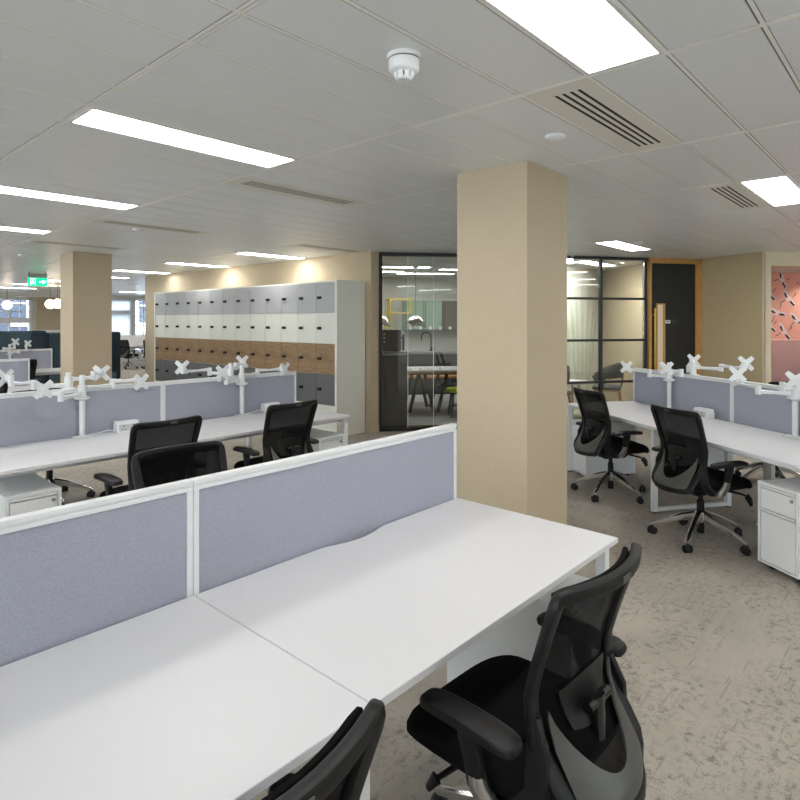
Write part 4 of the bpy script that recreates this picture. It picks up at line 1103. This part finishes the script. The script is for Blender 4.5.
    f.sweep(tp, [.010]+[.016]*12+[.010], [.007]+[.009]*12+[.007], side=(0, 0, 1), ns=10, sq=True); f.build('top_pad', M['black_fabric'], fr, True)
    # mesh
    f = MB()
    def mesh_fn(u, v):
        z = .415+.532*v; y, w = at(z); w = w-.008; x = (2*u-1)*w
        return (x, y-sag(z)*(1-(x/w)**2)+.006, z)
    f.grid(mesh_fn, 14, 24); f.build('backrest_mesh', M['mesh'], c, True)
    # side arms that carry the back to the seat
    for sx in (-1, 1):
        k = MB(); k.sweep([(sx*.196, -.155, .64), (sx*.210, -.178, .56), (sx*.220, -.180, .47), (sx*.222, -.12, .412), (sx*.20, -.06, .395)], [.012, .013, .014, .013, .010], [.022, .034, .034, .026, .018], side=(1, 0, 0), ns=10, sq=True)
        k.build('back_bracket', M['black_plastic'], c, True)
    # spine and lumbar support behind the mesh
    k = MB()
    def spine(u, v):
        a = abs(2*u-1); y, w = at(.5); x = (2*u-1)*.165; z = .425+v*(.055+.17*a**2.2); y, w0 = at(z); return (x, y-sag(z)*(1-min(1, (x/w0)**2))-.016, z)
    k.grid(spine, 20, 10, .006); k.build('spine', M['grey_plastic'], c, True)
    k = MB()
    def lumbar(u, v):
        x = (2*u-1)*(.09+.035*v); z = .60+.10*v-.03*(1-(2*u-1)**2)*(1-v)-.02*(2*u-1)**2; y, w0 = at(z); return (x, y-sag(z)*(1-(x/w0)**2)-.004, z)
    k.grid(lumbar, 12, 6, .008); k.build('lumbar_support', M['black_plastic'], c, True)
    k = MB(); yb = at(.62)[0]-sag(.62); k.sweep([(-.055, yb-.026, .625), (.055, yb-.026, .625)], .014, ns=10); k.sweep([(0, yb-.03, .64), (0, yb-.035, .53)], [.024, .018], [.012, .012], side=(1, 0, 0), ns=8)
    k.build('lumbar_knob', M['black_gloss'], c, True)
    return c
ch0 = make_task_chair('black mesh task chair pulled up to the free end of the front desk')
ch0.location = (1.482, .872, 0); ch0.rotation_euler = (0, 0, R(-2))
def put_chair(x, y, face, label): return dup(ch0, (x, y, 0), R(face-90), label, 'black mesh task chairs')
put_chair(.475, .915, 92, 'black task chair at the bottom frame edge, only the top of its back showing')
put_chair(1.80, 3.86, 92, 'black mesh task chair facing the middle bank, behind another chair back')
put_chair(2.83, 3.90, 90, 'black mesh task chair facing the middle bank near the lockers')
put_chair(1.435, 2.54, -92, 'black task chair turned towards the camera behind the front divider')
put_chair(1.80, 5.80, -88, 'black task chair beyond the middle bank, its base seen under the desk')
q = E(3.73, 3.11); put_chair(q[0], q[1], -31, 'black mesh task chair at the right bank nearer the camera, chrome star base')
q = E(4.90, 3.12); put_chair(q[0], q[1], -33, 'black mesh task chair at the right bank next to the column')
q = E(4.87, 4.86); put_chair(q[0], q[1], 148, 'black task chair beyond the right bank, its chrome base seen under the desk')
put_chair(1.80, 8.15, 90, 'black task chair at the third bank, a sliver at the frame edge')
put_chair(2.99, 11.2, 88, 'black mesh task chair beside the far column, before the farthest bank')

# ------------------------------------------------------------------ far room furniture
def booth(x, y, w, label):
    t = thing('high_back_sofa', label, 'sofa', (x, y, 0))
    MB().box((-w/2, -.40, .34), (w/2, .40, .50), .04, 3).build('seat', M['teal'], t, True)
    MB().box((-w/2, .28, .34), (w/2, .42, 1.36), .05, 3).build('backrest', M['teal'], t, True)
    for s_ in (-1, 1):
        MB().box((s_*w/2-.05, -.42, .34), (s_*w/2+.05, .44, 1.37), .04, 3).build('side_wing', M['navy'], t, True)
        for yy in (-.32, .34): MB().sweep([(s_*(w/2-.06), yy, .35), (s_*(w/2-.0), yy+.04*(1 if yy > 0 else -1), 0)], [.032, .018], ns=10).build('leg', M['ash'], t, True)
    f = MB(); f.box((-.012, .26, .47), (.012, .285, 1.32), .004); f.build('backrest_seam', M['navy'], t)
    return t
booth(4.75, 13.6, 1.4, 'navy high-back sofa with wooden legs partly behind the far column')
booth(3.9, 16.4, 1.9, 'teal and navy high-back booth sofa under the far sash window')
def far_table(x, y, rz, label):
    t = thing('far_desk', label, 'desk', (x, y, 0), rz)
    MB().box((-.8, -.4, .70), (.8, .4, .73), .003).build('desktop', M['desk'], t)
    for sx in (-1, 1):
        for sy in (-1, 1): MB().box((sx*.72-.025, sy*.34-.025, 0), (sx*.72+.025, sy*.34+.025, .70)).build('leg', M['white_metal'], t)
    MB().box((-.8, .41, .6), (.8, .44, 1.1), .004).build('screen', M['wall'], t)
far_table(9.6, 21.0, 0, 'white desk by the tall far windows, beyond the gap next to the lockers')
put_chair(8.67, 20.2, 20, 'black task chair by the tall far windows, turned side-on')
put_chair(9.22, 19.68, 60, 'black task chair by the tall far windows, half hidden by the locker wall')

# ------------------------------------------------------------------ daylight, camera, view
W = bpy.data.worlds.new('daylight'); SC.world = W; W.use_nodes = True
nt = W.node_tree; bg = nt.nodes['Background']
sky = nt.nodes.new('ShaderNodeTexSky'); sky.sky_type = 'HOSEK_WILKIE'; sky.turbidity = 6; sky.ground_albedo = .5
sky.sun_direction = Vector((-.3, -.6, .6)).normalized()
mixc = nt.nodes.new('ShaderNodeMix'); mixc.data_type = 'RGBA'; mixc.inputs['Factor'].default_value = .85
nt.links.new(sky.outputs[0], mixc.inputs['A']); mixc.inputs['B'].default_value = (.93, .97, 1., 1)
nt.links.new(mixc.outputs['Result'], bg.inputs['Color']); bg.inputs['Strength'].default_value = 7.5

cam = bpy.data.cameras.new('camera'); co = bpy.data.objects.new('camera', cam); COL.objects.link(co)
co.location = (0, 0, CAMZ); co.rotation_euler = (R(90), 0, .735-PI/2)
cam.sensor_fit = 'HORIZONTAL'; cam.sensor_width = 36; cam.lens = 36*591.5/800
cam.shift_y = (321.2-400)/800
cam.clip_start = .02; cam.clip_end = 200
SC.camera = co
SC.view_settings.view_transform = 'Standard'; SC.view_settings.look = 'None'
SC.view_settings.gamma = 1; SC.view_settings.exposure = 0.5; SC.view_settings.use_curve_mapping = False
SC.cycles.use_denoising = True
SC.cycles.max_bounces = 10; SC.cycles.diffuse_bounces = 5; SC.cycles.transparent_max_bounces = 16
SC.cycles.caustics_reflective = False; SC.cycles.caustics_refractive = False
SC.cycles.sample_clamp_indirect = 4
